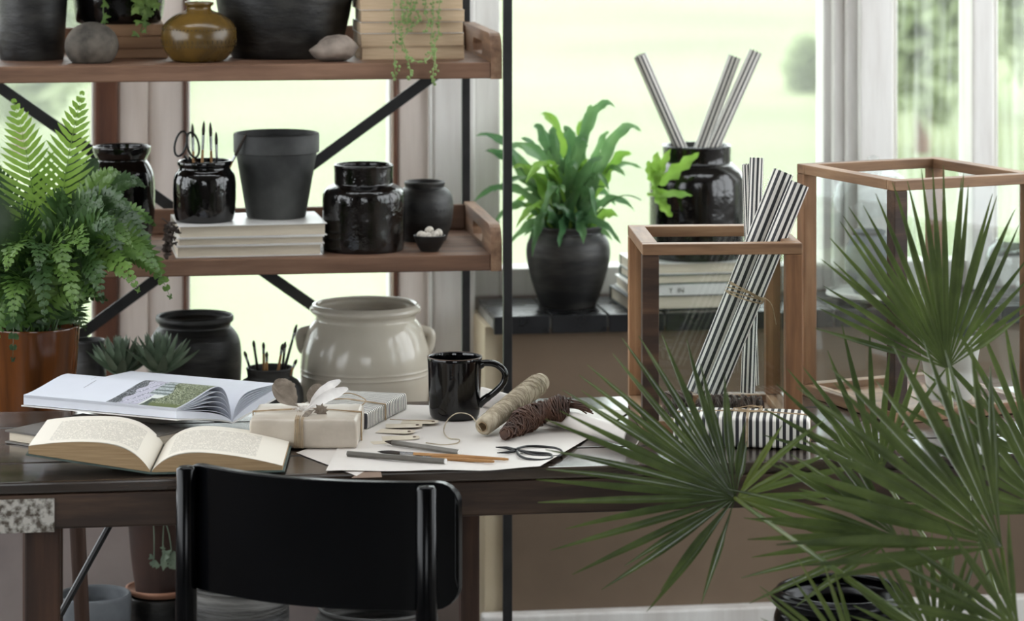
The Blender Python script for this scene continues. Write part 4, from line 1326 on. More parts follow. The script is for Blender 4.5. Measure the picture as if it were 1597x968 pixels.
q = random.Random(3)
zc = h_ + .007
for a, b, bd, wd, mt in (((-.008, -.020, zc), (-.034, -.010, zc + .040), (-.014, -.004, .004), .0175, 'feather'), ((.004, -.012, zc), (.020, .012, zc + .026), (-.004, 0, .006), .011, 'feather'),
                         ((-.002, -.026, zc - .002), (.056, .004, zc + .024), (.0, -.01, .006), .0085, 'featherwhite'), ((.0, -.02, zc), (.044, .022, zc + .032), (0, 0, .008), .0075, 'featherwhite'),
                         ((.012, -.03, zc), (-.002, -.052, zc - .008), (0, -.004, .004), .004, 'feather')):
    mb = MB(); feather(mb, a, b, bd, wd, q); obj('feather', mb, mt, g1, ang=180)
mb = MB()
for _ in range(60):
    a = V((q.gauss(-.004, .006), q.gauss(-.018, .004), zc + q.uniform(-.004, .002))); d = V((q.gauss(0, 1), q.gauss(-.3, .6), q.gauss(.3, .5))).normalized() * q.uniform(.006, .014)
    mb.tube([a, a + d * .6 + V((0, 0, .001)), a + d], [.0004, .0003, .0001], 4)
obj('down_tuft', mb, 'featherwhite', g1)['kind'] = 'stuff'
mb = MB()
for i in range(9):
    an = i * .7; d = V((math.cos(an) * .012, -.003, math.sin(an) * .009))
    ivyleaf(mb, V((.022, -.036, zc + .001)), d, (0, -1, .3), .011)
obj('dried_flower', mb, 'feather', g1, smooth=False)
obj('twine_tail', MB().tube(curve([V((.004, 0, zc)), V((.03, .02, zc + .008)), V((.055, .035, zc + .012)), V((.078, .03, zc + .004)), V((.074, .02, zc - .002))], 6), .0008, 6), 'twine', g1)
# striped parcel behind it
A = room(-.2035, 4.252, 0); d = room(.051, .166, 0).normalized(); sd = V((-d.y, d.x, 0))
c = A + d * .0825 + sd * .058; rz = math.atan2(d.y, d.x) - math.pi / 2
g2 = parcel('fine_striped_gift', 'finely striped flat parcel behind the feather parcel', (c.x, c.y, T + .0013), rz, .116, .165, .024, 'stripegift2', .001, 2)
mb = MB(); loopband(mb, .116, .165, .024, 'x', -.01, 2, .0008, .002); obj('twine_band', mb, 'twine', g2)
# striped parcel in front of the small glass box
c = room(.318, 4.166, T + .0006)
g3 = parcel('striped_gift', 'black and white striped parcel tied with twine before the small glass box', c, AZ - .13, .186, .078, .040, 'stripegift', .003, 4)
mb = MB(); loopband(mb, .186, .078, .040, 'y', .008, 2, .0008, .002); obj('twine_band', mb, 'twine', g3)
mb = MB(); loopband(mb, .186, .078, .040, 'x', .0, 3, .0007, .002); obj('twine_band', mb, 'twine', g3)
obj('twine_bow', MB().tube(curve([V((.008 + .02 * math.sin(t * 1.3), .012 * math.cos(t * .9), .046 + .003 * math.sin(t * 2))) for t in range(9)], 5), .0008, 6), 'twine', g3)

# mug
c = tpt(709, 652)
k = .000925
mg = thing('mug', 'glossy black mug with a scalloped handle on the wrapping paper', 'mug', (c.x, c.y, T + .0013))
obj('body', MB().lathe(vessel([(33, 0), (37, 2), (39.5, 10), (40.5, 30), (41.5, 70), (43, 94)], 3, k, 4), 56, wob=.004), 'muggaze', mg, ang=60)
hx = dirr(1, -.15).normalized()
P = [hx * (39 * k) + V((0, 0, 82 * k)), hx * (48 * k) + V((0, 0, 86 * k)), hx * (66 * k) + V((0, 0, 84 * k)), hx * (79 * k) + V((0, 0, 72 * k)), hx * (77 * k) + V((0, 0, 56 * k)), hx * (62 * k) + V((0, 0, 40 * k)), hx * (47 * k) + V((0, 0, 29 * k)), hx * (38 * k) + V((0, 0, 20 * k))]
P = curve(P, 5)
obj('handle', MB().tube(P, [(.0062 if i < 4 else .0048 if i < 28 else .0056) for i in range(len(P))], 12), 'muggaze', mg)
obj('rim', MB().tube([(42 * k * math.cos(2 * math.pi * i / 48), 42 * k * math.sin(2 * math.pi * i / 48), 95.2 * k) for i in range(48)], .0008, 6, closed=True), 'rimbrown', mg)

# gift tags
for i, (px, py, rz, hm, lb) in enumerate(((625, 683, .1, .0, 'lowest cream gift tag beside the striped parcel'), (618, 674, -.25, .0, 'cream gift tag in the middle of the tag pile'),
                                         (630, 666, .05, 0, 'cream gift tag with reinforced hole on top of the pile'), (655, 661, -.1, 0, 'cream gift tag with a thread nearest to the mug'), (596, 690, .3, 0, 'small cream gift tag under the pencil tip'))):
    a = tpt(px, py, T + .0014); w_, d_ = (.052, .030) if i < 4 else (.03, .02)
    r_ = thing('gift_tag', lb, 'tag', (a.x, a.y, T + .0014 + .0009 * i * (i < 4)), AZ + rz, 'gift tags')
    bm_ = MB(); rows = [[V((x, y, .0004 + .0008 * (x / w_ + .5) ** 2)) for x in (-w_ / 2, 0, w_ / 2 - .008, w_ / 2)] for y in (-d_ / 2, 0, d_ / 2)]
    rows[0][3].y = -d_ / 2 + .007; rows[2][3].y = d_ / 2 - .007
    obj('card', bm_.slab(rows, .0003), 'page', r_, smooth=False)
    obj('eyelet', MB().tube([(w_ / 2 - .007 + .002 * math.cos(t), .002 * math.sin(t), .0015) for t in [j * .524 for j in range(12)]], .0006, 5, closed=True), 'rimbrown', r_)
    if i == 3: obj('thread', MB().tube(curve([V((w_ / 2 - .007, 0, .002)), V((0, -.004, .003)), V((-.03, .004, .002)), V((-.045, .012, .0012))], 5), .0006, 5), 'twine', r_)
# pencils and brushes lying on the paper
ZP = T + .0016


def pencil(label, p0, p1, r_, sharp):
    a, b = tpt(*p0, ZP + r_ + .0002), tpt(*p1, ZP + r_ + .0002); d = b - a
    t = thing('pencil', label, 'pencil', a, group='gunmetal pencils')
    L_ = d.length; dn = d.normalized()
    if sharp:
        obj('barrel', MB().tube([dn * .014, d], r_, 6), 'steelpen', t, ang=30)
        obj('tip', MB().tube([V((0, 0, 0)), dn * .014], [.0004, r_], 8), 'brushdark', t)
    else:
        obj('barrel', MB().tube([V((0, 0, 0)), d], r_, 6), 'steelpen', t, ang=30)
    obj('end_cap', MB().tube([d, d + dn * .0016], r_ * .96, 12), 'coverwhite', t)


pencil('gunmetal pencil with white end lying nearest to the chair', (542, 707), (694, 719), .0040, False)
pencil('sharpened gunmetal pencil lying beside the gift tags', (600, 688), (716, 705), .0038, True)
brush('lying_brush', 'wooden handled fine brush lying between the two pencils', tpt(793, 716, ZP + .0026), tpt(588, 704, ZP + .0026), .0022, 'brushwood', None, group='brushes lying on the paper', flen=.1, blen=.18)
brush('lying_brush', 'wooden handled brush partly under the near pencil', tpt(771, 719.5, ZP + .0026), tpt(640, 712, ZP + .0026), .0022, 'brushwood', None, group='brushes lying on the paper', flen=.1, blen=.15)
# scissors on the paper
a = tpt(803, 700, ZP)
s2 = thing('lying_scissors', 'small black iron scissors lying open on the wrapping paper', 'scissors', a)
zz = ZP + .0022


def rel(px, py, z=zz): return tpt(px, py, z) - a


obj('blade', MB().tube([rel(773, 697), rel(790, 698), rel(803, 701)], [.0006, .0022, .0024], 6), 'blackpaint', s2)
obj('blade', MB().tube([rel(775, 706), rel(792, 705), rel(805, 702)], [.0006, .0020, .0022], 6), 'blackpaint', s2)
obj('pivot', MB().lathe([(0, 0), (.003, 0), (.003, .002), (0, .0026)], 12, rel(803, 701, zz + .001)), 'blackpaint', s2)
obj('handle', MB().tube(curve([rel(*p) for p in ((804, 700), (820, 696), (845, 696), (868, 699), (877, 705), (870, 711), (850, 711), (830, 708), (812, 703))], 5), .0017, 8), 'blackpaint', s2)
obj('handle', MB().tube(curve([rel(*p, zz + .0012) for p in ((806, 703), (810, 710), (822, 715), (845, 717), (860, 714), (858, 708), (840, 706), (820, 704), (806, 701))], 5), .0017, 8), 'blackpaint', s2)

# paper roll lying across the table
a, b = room(.1637, 4.125, T + .0145), room(-.045, 4.445, T + .0145)
lr = roll('white_roll', 'long pale paper roll lying across the table under the twine spool', a, b, .0135, 'sheet', t=.0016)
# twine spool
a, b = room(-.041, 4.2, T + .0155), room(.0435, 4.372, .7995)
d = b - a; L_ = d.length
sp = thing('twine_spool', 'large spool of pale linen twine resting on the paper roll', 'spool', a)
sp.rotation_mode = 'QUATERNION'; sp.rotation_quaternion = V((0, 0, 1)).rotation_difference(d.normalized())
obj('tube', MB().lathe([(.0062, -.001), (.0075, -.001), (.0075, L_ + .002), (.0062, L_ + .002), (.0062, -.001)], 24), 'twine', sp)
pr = [(.0076, 0), (.0118, .001), (.0130, .012), (.0140, L_ * .35), (.0150, L_ * .65), (.0142, L_ - .008), (.0085, L_)]
obj('yarn', MB().lathe(catmull(pr, 5), 28), 'jute', sp)
mb = MB(); q = random.Random(8)
for i in range(46):
    z0 = q.uniform(.004, L_ - .03); tl = q.uniform(-.012, .022); ph = q.uniform(0, 6.28); P_ = []
    for j in range(21):
        an = 2 * math.pi * j / 20; zz_ = z0 + .01 + tl * math.sin(an + ph)
        zz_ = max(.002, min(L_ - .004, zz_)); tt = zz_ / L_
        rr = (.0128 + .0028 * min(tt / .65, 1) - (.004 * max(0, tt - .93) / .07)) + .0002
        P_.append((rr * math.cos(an), rr * math.sin(an), zz_))
    mb.tube(P_[:-1], .0005, 4, closed=True)
obj('windings', mb, 'jute', sp)['kind'] = 'stuff'
# loose thread from the spool
a = tpt(750, 675, ZP)
P = [tpt(754, 676, ZP + .003), pt(745, 662, 4.19), pt(733, 647, 4.195), pt(713, 644, 4.2), pt(698, 655, 4.2), tpt(692, 672, ZP + .002), tpt(700, 683, ZP + .001), tpt(716, 685, ZP + .001), tpt(712, 691, ZP + .001), tpt(690, 693, ZP + .001), tpt(664, 690, ZP + .001)]
th = obj('loose_thread', MB().tube([p - V(a) for p in curve(P, 6)], .0008, 6), 'jute', loc=a)
tag(th, 'loose linen thread curling up beside the mug', 'thread')


# raffia skeins
def skein(name, label, path, radii, nst, mat, seed, tail=None, r_=.0011):
    q = random.Random(seed); base = V(path[0]); C_ = [p - base for p in curve(path, 8)]; n = len(C_)
    R_ = [v[0] for v in catmull([(x,) for x in radii], 8)]
    t = thing(name, label, 'skein', base)
    core = MB().tube(C_, [max(x * .8, .001) for x in R_], 10); obj('core', core, mat, t)
    mb = MB()
    for i in range(nst):
        ph = q.uniform(0, 6.28); tw = q.uniform(1.5, 5) * q.choice((-1, 1)); P_ = []
        i0 = q.randrange(0, n // 3); i1 = q.randrange(2 * n // 3, n)
        for j in range(i0, i1):
            tg = (C_[min(j + 1, n - 1)] - C_[max(j - 1, 0)]).normalized(); a_ = tg.cross(V((0, 0, 1))).normalized(); b_ = a_.cross(tg)
            an = ph + tw * 2 * math.pi * j / n; rr = R_[j] * q.uniform(.92, 1.02)
            P_.append(C_[j] + (a_ * math.cos(an) + b_ * math.sin(an)) * rr)
        mb.tube(P_, r_, 5)
    for i in range(nst):
        j = q.randrange(3, n - 3); tg = (C_[j + 1] - C_[j - 1]).normalized(); a_ = tg.cross(V((0, 0, 1))).normalized(); b_ = a_.cross(tg); P_ = []
        tl = q.uniform(-.7, .7)
        for s_ in range(12):
            an = 2 * math.pi * s_ / 12
            P_.append(C_[j] + (a_ * math.cos(an) + b_ * math.sin(an)) * R_[j] * 1.02 + tg * R_[j] * tl * math.sin(an))
        mb.tube(P_, r_, 5, closed=True)
    obj('strands', mb, mat, t)['kind'] = 'stuff'
    return t


sk = [tpt(786, 678, T + .011), tpt(800, 668, T + .0125), pt(822, 653, 4.235), pt(850, 641, 4.25), pt(874, 636, 4.25), pt(888, 634, 4.25)]
k = skein('raffia_skein', 'dark brown raffia skein lying over the twine spool', sk, [.007, .012, .0185, .0135, .0185, .009], 30, 'raffia', 3)
base = V(k.location); mb = MB(); q = random.Random(12)
for i in range(16):
    a = pt(880 + q.uniform(-4, 4), 630 + q.uniform(-8, 8), 4.25) - base; b = pt(922 + q.uniform(-8, 4), 640 + q.uniform(-6, 5), 4.24 + q.uniform(-.01, .01)) - base
    mb.tube(bez(a, (a + b) / 2 + V((0, 0, .004)), b, 5), .0011, 5)
obj('loose_end', mb, 'raffia', k)['kind'] = 'stuff'


# ------------------------------------------------------------------ glass boxes
def glassbox(name, label, loc, rz, w_, d_, h_, t, dark=True):
    r_ = thing(name, label, 'glass box', loc, rz)
    x, y = w_ / 2, d_ / 2
    for i, (sx, sy) in enumerate(((-1, -1), (1, -1), (1, 1), (-1, 1))):
        cx_, cy_ = sx * (x - t / 2), sy * (y - t / 2)
        obj('post', MB().box((cx_ - t / 2, cy_ - t / 2, t * .75 + .0002), (cx_ + t / 2, cy_ + t / 2, h_ - t * .66 - .0002)), 'boxdark' if (i == 0 and dark) else 'boxwood_v', r_, smooth=False, bevel=.0012)
    for z0, z1, nm in ((0, t * .75, 'bottom_rail'), (h_ - t * .66, h_, 'top_rail')):
        obj(nm, MB().box((-x, -y, z0), (x, -y + t, z1)), 'boxwood', r_, smooth=False, bevel=.0012)
        obj(nm, MB().box((-x, y - t, z0), (x, y, z1)), 'boxwood', r_, smooth=False, bevel=.0012)
        obj(nm, MB().box((-x, -y + t + .0002, z0), (-x + t, y - t - .0002, z1)), 'boxend', r_, smooth=False, bevel=.0012)
        obj(nm, MB().box((x - t, -y + t + .0002, z0), (x, y - t - .0002, z1)), 'boxend', r_, smooth=False, bevel=.0012)
    a, b = t * .75, h_ - t * .66; g = .0012
    obj('pane', MB().box((-x + t, -y + t * .5 - g, a), (x - t, -y + t * .5 + g, b)), 'glass', r_, smooth=False)
    obj('pane', MB().box((-x + t, y - t * .5 - g, a), (x - t, y - t * .5 + g, b)), 'glass', r_, smooth=False)
    obj('pane', MB().box((-x + t * .5 - g, -y + t, a), (-x + t * .5 + g, y - t, b)), 'glass', r_, smooth=False)
    obj('pane', MB().box((x - t * .5 - g, -y + t, a), (x - t * .5 + g, y - t, b)), 'glass', r_, smooth=False)
    obj('base_board', MB().box((-x + t, -y + t, .001), (x - t, y - t, .006)), 'boxwood', r_, smooth=False)
    return r_


m['boxend'] = wood('reclaimed_box_side_wood', (96, 68, 48), (144, 110, 80), (180, 146, 112), 1, rough=.55)
rot = AZ + math.radians(3.0)
FL = room(.183, 4.228, 0); e1 = V((math.cos(rot), math.sin(rot), 0)); e2 = V((-e1.y, e1.x, 0))
bw_, bd_ = .226, .228
c = FL + e1 * bw_ / 2 + e2 * bd_ / 2; c.z = T
sb = glassbox('small_glass_box', 'small open topped glass box with reclaimed wood frame holding paper rolls', c, rot, bw_, bd_, .266, .0235)
zi = T + .0066
i0 = lambda x, y, z: c + e1 * x + e2 * y + V((0, 0, z - T))
# rolls inside it
for i, (tx, ty, td, bx, by, bd, r_, lb) in enumerate(((1180, 246, 4.40, 1166, 612, 4.36, .0105, 'upright striped paper roll in the small glass box'), (1165, 256, 4.425, 1176, 600, 4.43, .0075, 'thin striped roll behind the upright roll in the small glass box'),
                                                      (1222, 268, 4.345, 1085, 612, 4.315, .0150, 'slanting striped paper roll tied with twine in the small glass box'), (1247, 286, 4.31, 1112, 614, 4.295, .0145, 'slanting striped roll with open end nearest the glass front'))):
    a = pt(bx, by, bd); b = pt(tx, ty, td)
    a.z = max(a.z, zi + r_ * 1.05 * (1 - abs((b - a).normalized().z)) + .002)
    roll('striped_roll', lb, a, b, r_, 'striperoll', 'striped rolls in the small glass box')
mb = MB(); cen = pt(1160, 462, 4.315); q = random.Random(2)
ax = (pt(1222, 268, 4.345) - pt(1085, 612, 4.315)).normalized(); s_ = (pt(1247, 286, 4.31) - pt(1222, 268, 4.345)); s_ = (s_ - ax * s_.dot(ax)).normalized(); nn = ax.cross(s_)
for i in range(5):
    mb.tube([s_ * (.0365 * math.cos(t)) + nn * (.0195 * math.sin(t)) + ax * (.002 * i + .004 * math.sin(t + i)) for t in [j * .393 for j in range(16)]], .0011, 5, closed=True)
mb.tube(curve([s_ * .03, s_ * .045 + V((0, 0, .01)), s_ * .065 + V((0, 0, .005)), s_ * .075 - V((0, 0, .02))], 6), .0007, 5)
tw_ = obj('roll_twine', mb, 'twine', loc=cen); tag(tw_, 'twine tied round the two slanting striped rolls', 'twine')
for pth, rd, sd_, lb in (([pt(1040, 612, 4.3), pt(1056, 612, 4.31), pt(1072, 618, 4.32)], [.013, .019, .012], 5, 'dark wicker skein in the left corner of the small glass box'),
                         ([pt(1085, 617, 4.275), pt(1120, 614, 4.272), pt(1155, 614, 4.272), pt(1190, 622, 4.275)], [.014, .0195, .0185, .014], 7, 'long dark wicker skein along the front of the small glass box')):
    for p in pth: p.z = zi + .0215
    skein('wicker_skein', lb, pth, rd, 20, 'wicker', sd_)
# large box
rot = AZ + math.radians(25); e1 = V((math.cos(rot), math.sin(rot), 0)); e2 = V((-e1.y, e1.x, 0))
FL = room(.546, 4.30, 0); bw_, bd_ = .25, .275
# the left side runs back and to the left of the front corner
c = FL + e1 * bw_ / 2 + e2 * bd_ / 2; c.z = T
lb_ = glassbox('large_glass_box', 'tall open topped glass box with reclaimed wood frame behind the palm', c, rot, bw_, bd_, .347, .022)
# agave in a pale pot inside it
ag = thing('agave', 'grey green agave in a pale tapered pot inside the tall glass box', 'plant', c + e1 * .045 + e2 * (-.02) + V((0, 0, .0066)))
obj('pot', MB().lathe(vessel([(.030, 0), (.032, .002), (.046, .085), (.048, .095)], .004), 36), 'whitepot', ag)
obj('soil', MB().lathe([(0, .086), (.043, .086)], 20), 'soil', ag)
q = random.Random(31)
for i in range(16):
    an = i * 2.4; el = .35 + .95 * i / 16; L_ = q.uniform(.075, .11) * (1 if i > 4 else .8); d = V((math.cos(an) * math.cos(el), math.sin(an) * math.cos(el), math.sin(el))); sdv = V((-math.sin(an), math.cos(an), 0)); nn = sdv.cross(d); rows = []
    for j in range(8):
        s_ = j / 7; wv = .011 * (math.sin(math.pi * (.25 + .72 * s_))) + .0003
        cc_ = V((0, 0, .085)) + d * L_ * s_ - V((0, 0, .02)) * s_ * s_ * math.cos(el)
        rows.append([cc_ - sdv * wv + nn * wv * .5, cc_ - nn * wv * .2, cc_ + sdv * wv + nn * wv * .5, cc_ + nn * wv * .15])
    obj('leaf', MB().surf(rows, closed=True), 'agave', ag)
# ------------------------------------------------------------------ fern in the honey brown pot
p = pt(52, 0, 4.6)
st_o = thing('plant_stool', 'dark wooden stool behind the table carrying the fern pot', 'stool', (p.x, p.y, 0))
obj('seat', MB().lathe([(0, .635), (.1, .635), (.104, .64), (.104, .655), (.1, .66), (0, .66)], 32), 'legwood', st_o, ang=30)
for i in range(3):
    an = i * 2.09 + .5; obj('leg', MB().tube([(.07 * math.cos(an), .07 * math.sin(an), .635), (.105 * math.cos(an), .105 * math.sin(an), 0)], [.013, .010], 10), 'legwood', st_o)
k = 4.6 / F
fp = obj('fern_pot', MB().lathe(vessel([(52, 0), (55, 3), (62, 60), (68, 130), (72, 184), (73, 188)], 4, k, 4), 56, wob=.002), 'orange', loc=(p.x, p.y, .6604), ang=60)
tag(fp, 'lush green fern in a honey brown glazed pot at the left', 'plant')
b0 = V(fp.location)
obj('soil', MB().lathe([(0, 176 * k), (66 * k, 176 * k)], 24), 'soil', fp)


def frond(a, c, b, wmax, mat, parent, q, npin=26, ruffle=.25, fac=None, slim=.46):
    """a fern frond: midrib along a-c-b with toothed leaflets on both sides"""
    n = npin; P = bez(a, c, b, n); mb = MB()
    fac = (fac or V((q.uniform(-.4, .4), -1, q.uniform(.1, .9)))).normalized()
    L_ = sum((P[i + 1] - P[i]).length for i in range(n))
    pitch = L_ / n
    mb.tube(P, [.0016 - .0012 * i / n for i in range(n + 1)], 5)
    for i in range(2, n + 1):
        u_ = i / n; t = (P[min(i + 1, n)] - P[max(i - 1, 0)]).normalized(); s_ = t.cross(fac)
        if s_.length < .1: s_ = t.cross(V((0, 0, 1)))
        s_.normalize(); nn = s_.cross(t)
        if nn.dot(fac) < 0: nn = -nn
        env = math.sin(math.pi * min(1.0, .16 + .84 * (1 - u_)) * .62) if u_ > .35 else .72 + .28 * u_ / .35
        ln = wmax * (env if u_ < .35 else max(.06, ((1 - u_) / .65) ** .7))
        for sg in (-1, 1):
            d = (s_ * sg + t * (.28 + .5 * u_) + nn * q.uniform(-.05, ruffle)).normalized(); l2 = ln * q.uniform(.9, 1.06)
            w2 = pitch * slim; e = d.cross(nn).normalized(); st3 = []
            rl, rr = [], []
            K = 6
            for j in range(K + 1):
                x = j / K; ww = w2 * (1 - .15 * x) * (1 if j % 2 else .82) * (1 if x < .7 else max(.06, (1 - x) / .3))
                cpt = P[i] + d * (l2 * x) - nn * (l2 * .22 * x * x) + t * (l2 * .12 * x * x)
                wob = nn * (ruffle * .5 * w2 * math.sin(j * 2.3 + i))
                st3.append([cpt - e * ww + wob, cpt + nn * .0002, cpt + e * ww - wob])
            mb.surf(st3)
    return obj('frond', mb, mat, parent, ang=180)


q = random.Random(77)
root = V((0, 0, 178 * k))


def fpt(px, py, D): return pt(px, py, D) - b0


# two tall pale young fronds
frond(root + V((-.005, 0, .0)), fpt(72, 330, 4.58), fpt(22, 158, 4.60), .078, 'fernlight', fp, q, 30, .1, V((.05, -1, .15)), slim=.36)
frond(root + V((.03, 0, 0)), fpt(82, 330, 4.58), fpt(128, 146, 4.60), .074, 'fernlight', fp, q, 31, .1, V((.25, -1, .1)), slim=.36)
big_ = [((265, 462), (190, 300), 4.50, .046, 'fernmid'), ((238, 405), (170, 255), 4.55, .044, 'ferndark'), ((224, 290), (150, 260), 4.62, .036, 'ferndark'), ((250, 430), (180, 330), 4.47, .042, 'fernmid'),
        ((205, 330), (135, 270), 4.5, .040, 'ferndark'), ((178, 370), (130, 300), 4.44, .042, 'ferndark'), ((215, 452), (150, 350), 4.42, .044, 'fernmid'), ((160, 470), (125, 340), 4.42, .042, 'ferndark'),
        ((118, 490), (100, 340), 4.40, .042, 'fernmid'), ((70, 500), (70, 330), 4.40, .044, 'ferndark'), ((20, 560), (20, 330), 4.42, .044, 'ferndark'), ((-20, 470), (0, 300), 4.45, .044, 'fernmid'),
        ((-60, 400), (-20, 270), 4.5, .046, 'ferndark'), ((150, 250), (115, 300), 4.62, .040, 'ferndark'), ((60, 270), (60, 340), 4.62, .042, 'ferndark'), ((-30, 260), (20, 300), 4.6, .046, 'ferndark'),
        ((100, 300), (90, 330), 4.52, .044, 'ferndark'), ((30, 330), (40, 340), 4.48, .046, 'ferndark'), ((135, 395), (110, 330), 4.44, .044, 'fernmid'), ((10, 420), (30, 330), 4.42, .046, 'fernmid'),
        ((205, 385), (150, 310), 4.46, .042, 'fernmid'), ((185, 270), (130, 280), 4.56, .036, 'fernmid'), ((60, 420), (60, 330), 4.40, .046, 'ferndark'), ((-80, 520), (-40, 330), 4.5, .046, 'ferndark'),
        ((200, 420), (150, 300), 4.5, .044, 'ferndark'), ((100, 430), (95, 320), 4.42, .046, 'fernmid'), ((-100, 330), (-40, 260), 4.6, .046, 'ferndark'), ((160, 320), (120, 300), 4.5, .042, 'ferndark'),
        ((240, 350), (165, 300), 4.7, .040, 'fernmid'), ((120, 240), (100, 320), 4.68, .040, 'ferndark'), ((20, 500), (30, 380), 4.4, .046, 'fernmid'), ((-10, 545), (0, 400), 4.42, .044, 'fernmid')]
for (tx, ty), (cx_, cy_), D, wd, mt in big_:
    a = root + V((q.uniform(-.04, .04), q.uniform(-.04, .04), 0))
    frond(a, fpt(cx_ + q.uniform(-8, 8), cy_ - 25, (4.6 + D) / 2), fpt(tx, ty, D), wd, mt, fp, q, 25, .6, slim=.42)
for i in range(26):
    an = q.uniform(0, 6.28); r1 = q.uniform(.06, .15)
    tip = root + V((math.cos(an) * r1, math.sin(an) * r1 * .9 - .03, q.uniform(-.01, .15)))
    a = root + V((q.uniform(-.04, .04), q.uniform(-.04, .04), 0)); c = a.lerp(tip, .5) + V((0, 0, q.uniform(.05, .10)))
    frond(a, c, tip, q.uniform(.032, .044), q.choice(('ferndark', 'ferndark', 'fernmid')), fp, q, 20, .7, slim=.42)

# ------------------------------------------------------------------ fan palm in front on the right
cz_ = pt(1600, 1085, 3.62)
pm = thing('fan_palm', 'large dark green fan palm filling the right foreground', 'plant', (cz_.x, cz_.y, 0))
b0 = V(pm.location)
obj('pot', MB().lathe(vessel([(.11, 0), (.12, .01), (.15, .2), (.165, .33)], .012), 44), 'blackmatte', pm)
obj('soil', MB().lathe([(0, .31), (.152, .31)], 24), 'soil', pm)
obj('trunk', MB().tube([(0, 0, .31), (.005, 0, .42), (0, 0, .52), (0, 0, .60)], [.035, .04, .036, .02], 12), 'dryleaf', pm)
crown = V((0, 0, .57))


def fanleaf(px, py, D, f0, f1, n, Lpx, tilt, yaw, mat, seed, wmm=.0065, droop=.02, stem=True, lens=None, sj=.12, stemc=None, spec=None):
    q = random.Random(seed); k_ = D / F
    c = pt(px, py, D) - b0
    ax = RIGHT * math.cos(yaw) + FWD * math.sin(yaw)
    ay = UP * math.cos(tilt) + FWD * math.sin(tilt)
    nn = ax.cross(ay).normalized()
    if nn.dot(FWD) > 0: nn = -nn
    mb = MB()
    for i in range(n):
        fr_ = i / (n - 1); f_ = math.radians(f0 + (f1 - f0) * fr_ + q.uniform(-1.6, 1.6))
        if spec: f_ = math.radians(spec[i][0] + q.uniform(-1, 1))
        Lm = spec[i][1] * k_ if spec else Lpx * k_ * (lens(fr_) if lens else .82 + .18 * math.sin(math.pi * fr_)) * q.uniform(1 - sj, 1.03)
        d = ax * math.cos(f_) + ay * math.sin(f_); e = nn.cross(d)
        rows = []; K = 9; bendv = nn * q.uniform(-.02, .03) - UP * droop * q.uniform(.4, 1.6); side = e * q.uniform(-.012, .012)
        off = nn * (.004 * (1 if i % 2 else -1))
        for j in range(K + 1):
            t = j / K; x = t * Lm
            fused = x * math.radians(abs(f1 - f0) / (n - 1)) * .52
            ww = min(wmm, max(fused, .0008)) if t < .35 else wmm * max(.04, min(1, (1 - t) / .42)) ** .75
            if t < .35: ww = min(ww, wmm)
            p_ = c + d * x + bendv * (t * t * Lm / .25) + side * t * t + off * min(1, t * 5)
            rows.append([p_ - e * ww + nn * ww * .55, p_, p_ + e * ww + nn * ww * .55])
        mb.surf(rows)
    lf = obj('fan_leaf', mb, mat, pm, ang=180)
    if stem:
        a = crown + V((q.uniform(-.015, .015), q.uniform(-.015, .015), q.uniform(-.03, .02)))
        mid_ = a.lerp(c, .5) + V((0, 0, .03)) if stemc is None else pt(*stemc) - b0
        obj('stalk', MB().tube(bez(a, mid_, c + nn * -.001, 12), [.0042 - .0018 * i / 12 for i in range(13)], 8), 'palmlight', lf)
    return lf


# leaf spread to the left over the table edge
LA = [(93, 165), (99, 190), (105, 215), (111, 262), (116, 282), (121, 296), (126, 308), (131, 300), (135, 312), (139, 316), (144, 300), (148, 323), (153, 312), (157, 328), (162, 306), (167, 300), (173, 316), (179, 310),
      (186, 270), (193, 299), (202, 278), (208, 200), (215, 246), (224, 180), (233, 218), (249, 167), (86, 120), (78, 90)]
fanleaf(1146, 776, 3.70, 80, 250, len(LA), 318, .2, .1, 'palm', 1, .0045, .004, stemc=(1335, 915, 3.44), spec=LA)
fanleaf(1150, 776, 3.70, -22, 60, 7, 240, .35, -.2, 'palmlight', 2, .0042, .02, stem=False, sj=.25)
# upright fan before the tall box
LB = [(162, 215), (156, 225), (149, 236), (142.5, 240), (138, 250), (135, 267), (131, 279), (127, 286), (124, 296), (119, 306), (115, 300), (111, 314), (108, 300), (104.5, 320), (101, 305), (98.5, 318), (95, 322), (92, 320), (88, 300),
      (85.5, 315), (82, 296), (79, 292), (76, 285), (73, 278), (68, 270), (62.5, 252), (57, 220), (52, 194), (44, 170), (37, 148)]
fanleaf(1477, 574, 3.80, 30, 165, len(LB), 342, -.12, -.05, 'palm', 3, .0040, .002, stemc=(1500, 820, 3.7), spec=LB)
# broad dark fans in the middle
fanleaf(1562, 852, 3.56, 96, 186, 19, 405, .1, .15, 'palm', 4, .0060, .01, lens=lambda u: .8 + .22 * math.sin(math.pi * u), sj=.14)
fanleaf(1400, 838, 3.66, 116, 206, 14, 285, .2, .1, 'palm', 5, .0046, .012, sj=.2, stemc=(1500, 930, 3.62))
fanleaf(1372, 738, 3.84, 62, 158, 12, 255, -.1, .05, 'palm', 6, .0040, .008, sj=.16, stemc=(1480, 900, 3.72))
fanleaf(1612, 715, 3.88, 66, 160, 11, 285, -.1, 0, 'palm', 7, .0042, .008, sj=.15)
fanleaf(1640, 800, 3.62, 92, 178, 13, 320, 0, .1, 'palm', 8, .0046, .01, sj=.18)
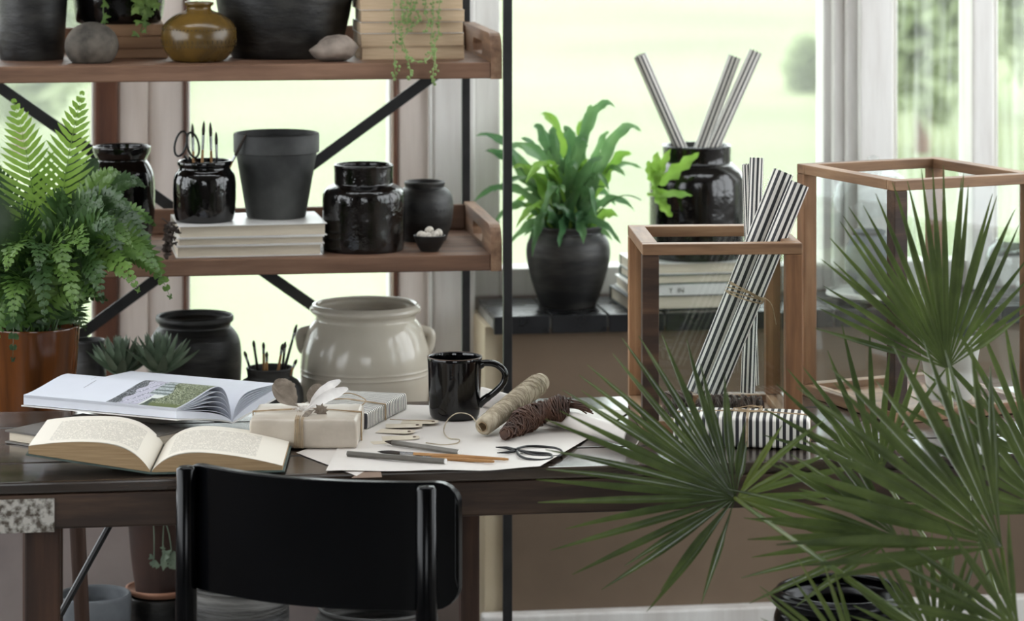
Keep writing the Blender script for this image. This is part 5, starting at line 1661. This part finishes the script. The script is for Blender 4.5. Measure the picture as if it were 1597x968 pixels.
# low fans beside the black pot
fanleaf(1462, 1008, 3.58, 58, 158, 17, 205, .05, .1, 'palm', 9, .0036, .0, sj=.15)
fanleaf(1340, 1045, 3.52, 100, 168, 9, 215, .1, .1, 'palmlight', 10, .0028, .004, sj=.2)
fanleaf(1590, 985, 3.5, 100, 190, 14, 250, .0, .0, 'palm', 12, .0036, .01, sj=.2)
# curled bright blade ends
mb = MB()
# black pot standing on the floor behind
bp, k = pot('black_floor_pot', 'large black pot with thick rolled rim on the floor beside the palm', 'pot', 1312, 4.68, 0,
            [(70, 0), (74, 4), (90, 130), (102, 260), (106, 330), (102, 352), (99, 356), (103, 362), (109, 370), (108, 379), (102, 384)], 9, 'chair', n=56, wob=.003, sub=4)
obj('soil', MB().lathe([(0, 318 * k), (92 * k, 318 * k)], 30), 'soil', bp)

# blurred leaf tip very near the lens at the left edge
a = pt(-60, 420, 1.5)
nl = thing('near_plant', 'blurred dark leaf of a near plant at the left edge', 'plant', (a.x, a.y, 0))
b0 = V(nl.location)
obj('stem', MB().tube([(0, 0, .0), (0, 0, a.z)], [.006, .003], 8), 'palm', nl)
rows = []
for j in range(9):
    t = j / 8; c = pt(-60 + 92 * t, 415 - 70 * math.sin(t * 2), 1.5) - b0; wv = 48 * 1.5 / F * math.sin(math.pi * (.12 + .86 * t)) ** .8
    rows.append([c - UP * wv, c - FWD * .004, c + UP * wv])
obj('leaf', MB().slab(rows, .0004, FWD), 'ferndark', nl)
obj('pot', MB().lathe(vessel([(.06, 0), (.07, .01), (.09, .2)], .006), 24), 'terra', nl)

for an, el, L_ in ((2.2, .5, .16), (3.3, .2, .18), (4.2, .7, .15), (2.8, 1.1, .14), (3.8, -.2, .15)):
    d = (RIGHT * math.cos(an) + FWD * math.sin(an)) * math.cos(el) + UP * math.sin(el); sd_ = d.cross(UP).normalized(); rows = []
    o_ = V((0, 0, a.z - b0.z - .05))
    for j in range(7):
        t = j / 6; c = o_ + d * L_ * t - UP * (.03 * t * t); wv = .02 * math.sin(math.pi * (.1 + .88 * t)) ** .8
        rows.append([c - sd_ * wv + UP * wv * .3, c, c + sd_ * wv + UP * wv * .3])
    obj('leaf', MB().slab(rows, .0004), 'ferndark', nl, ang=180)
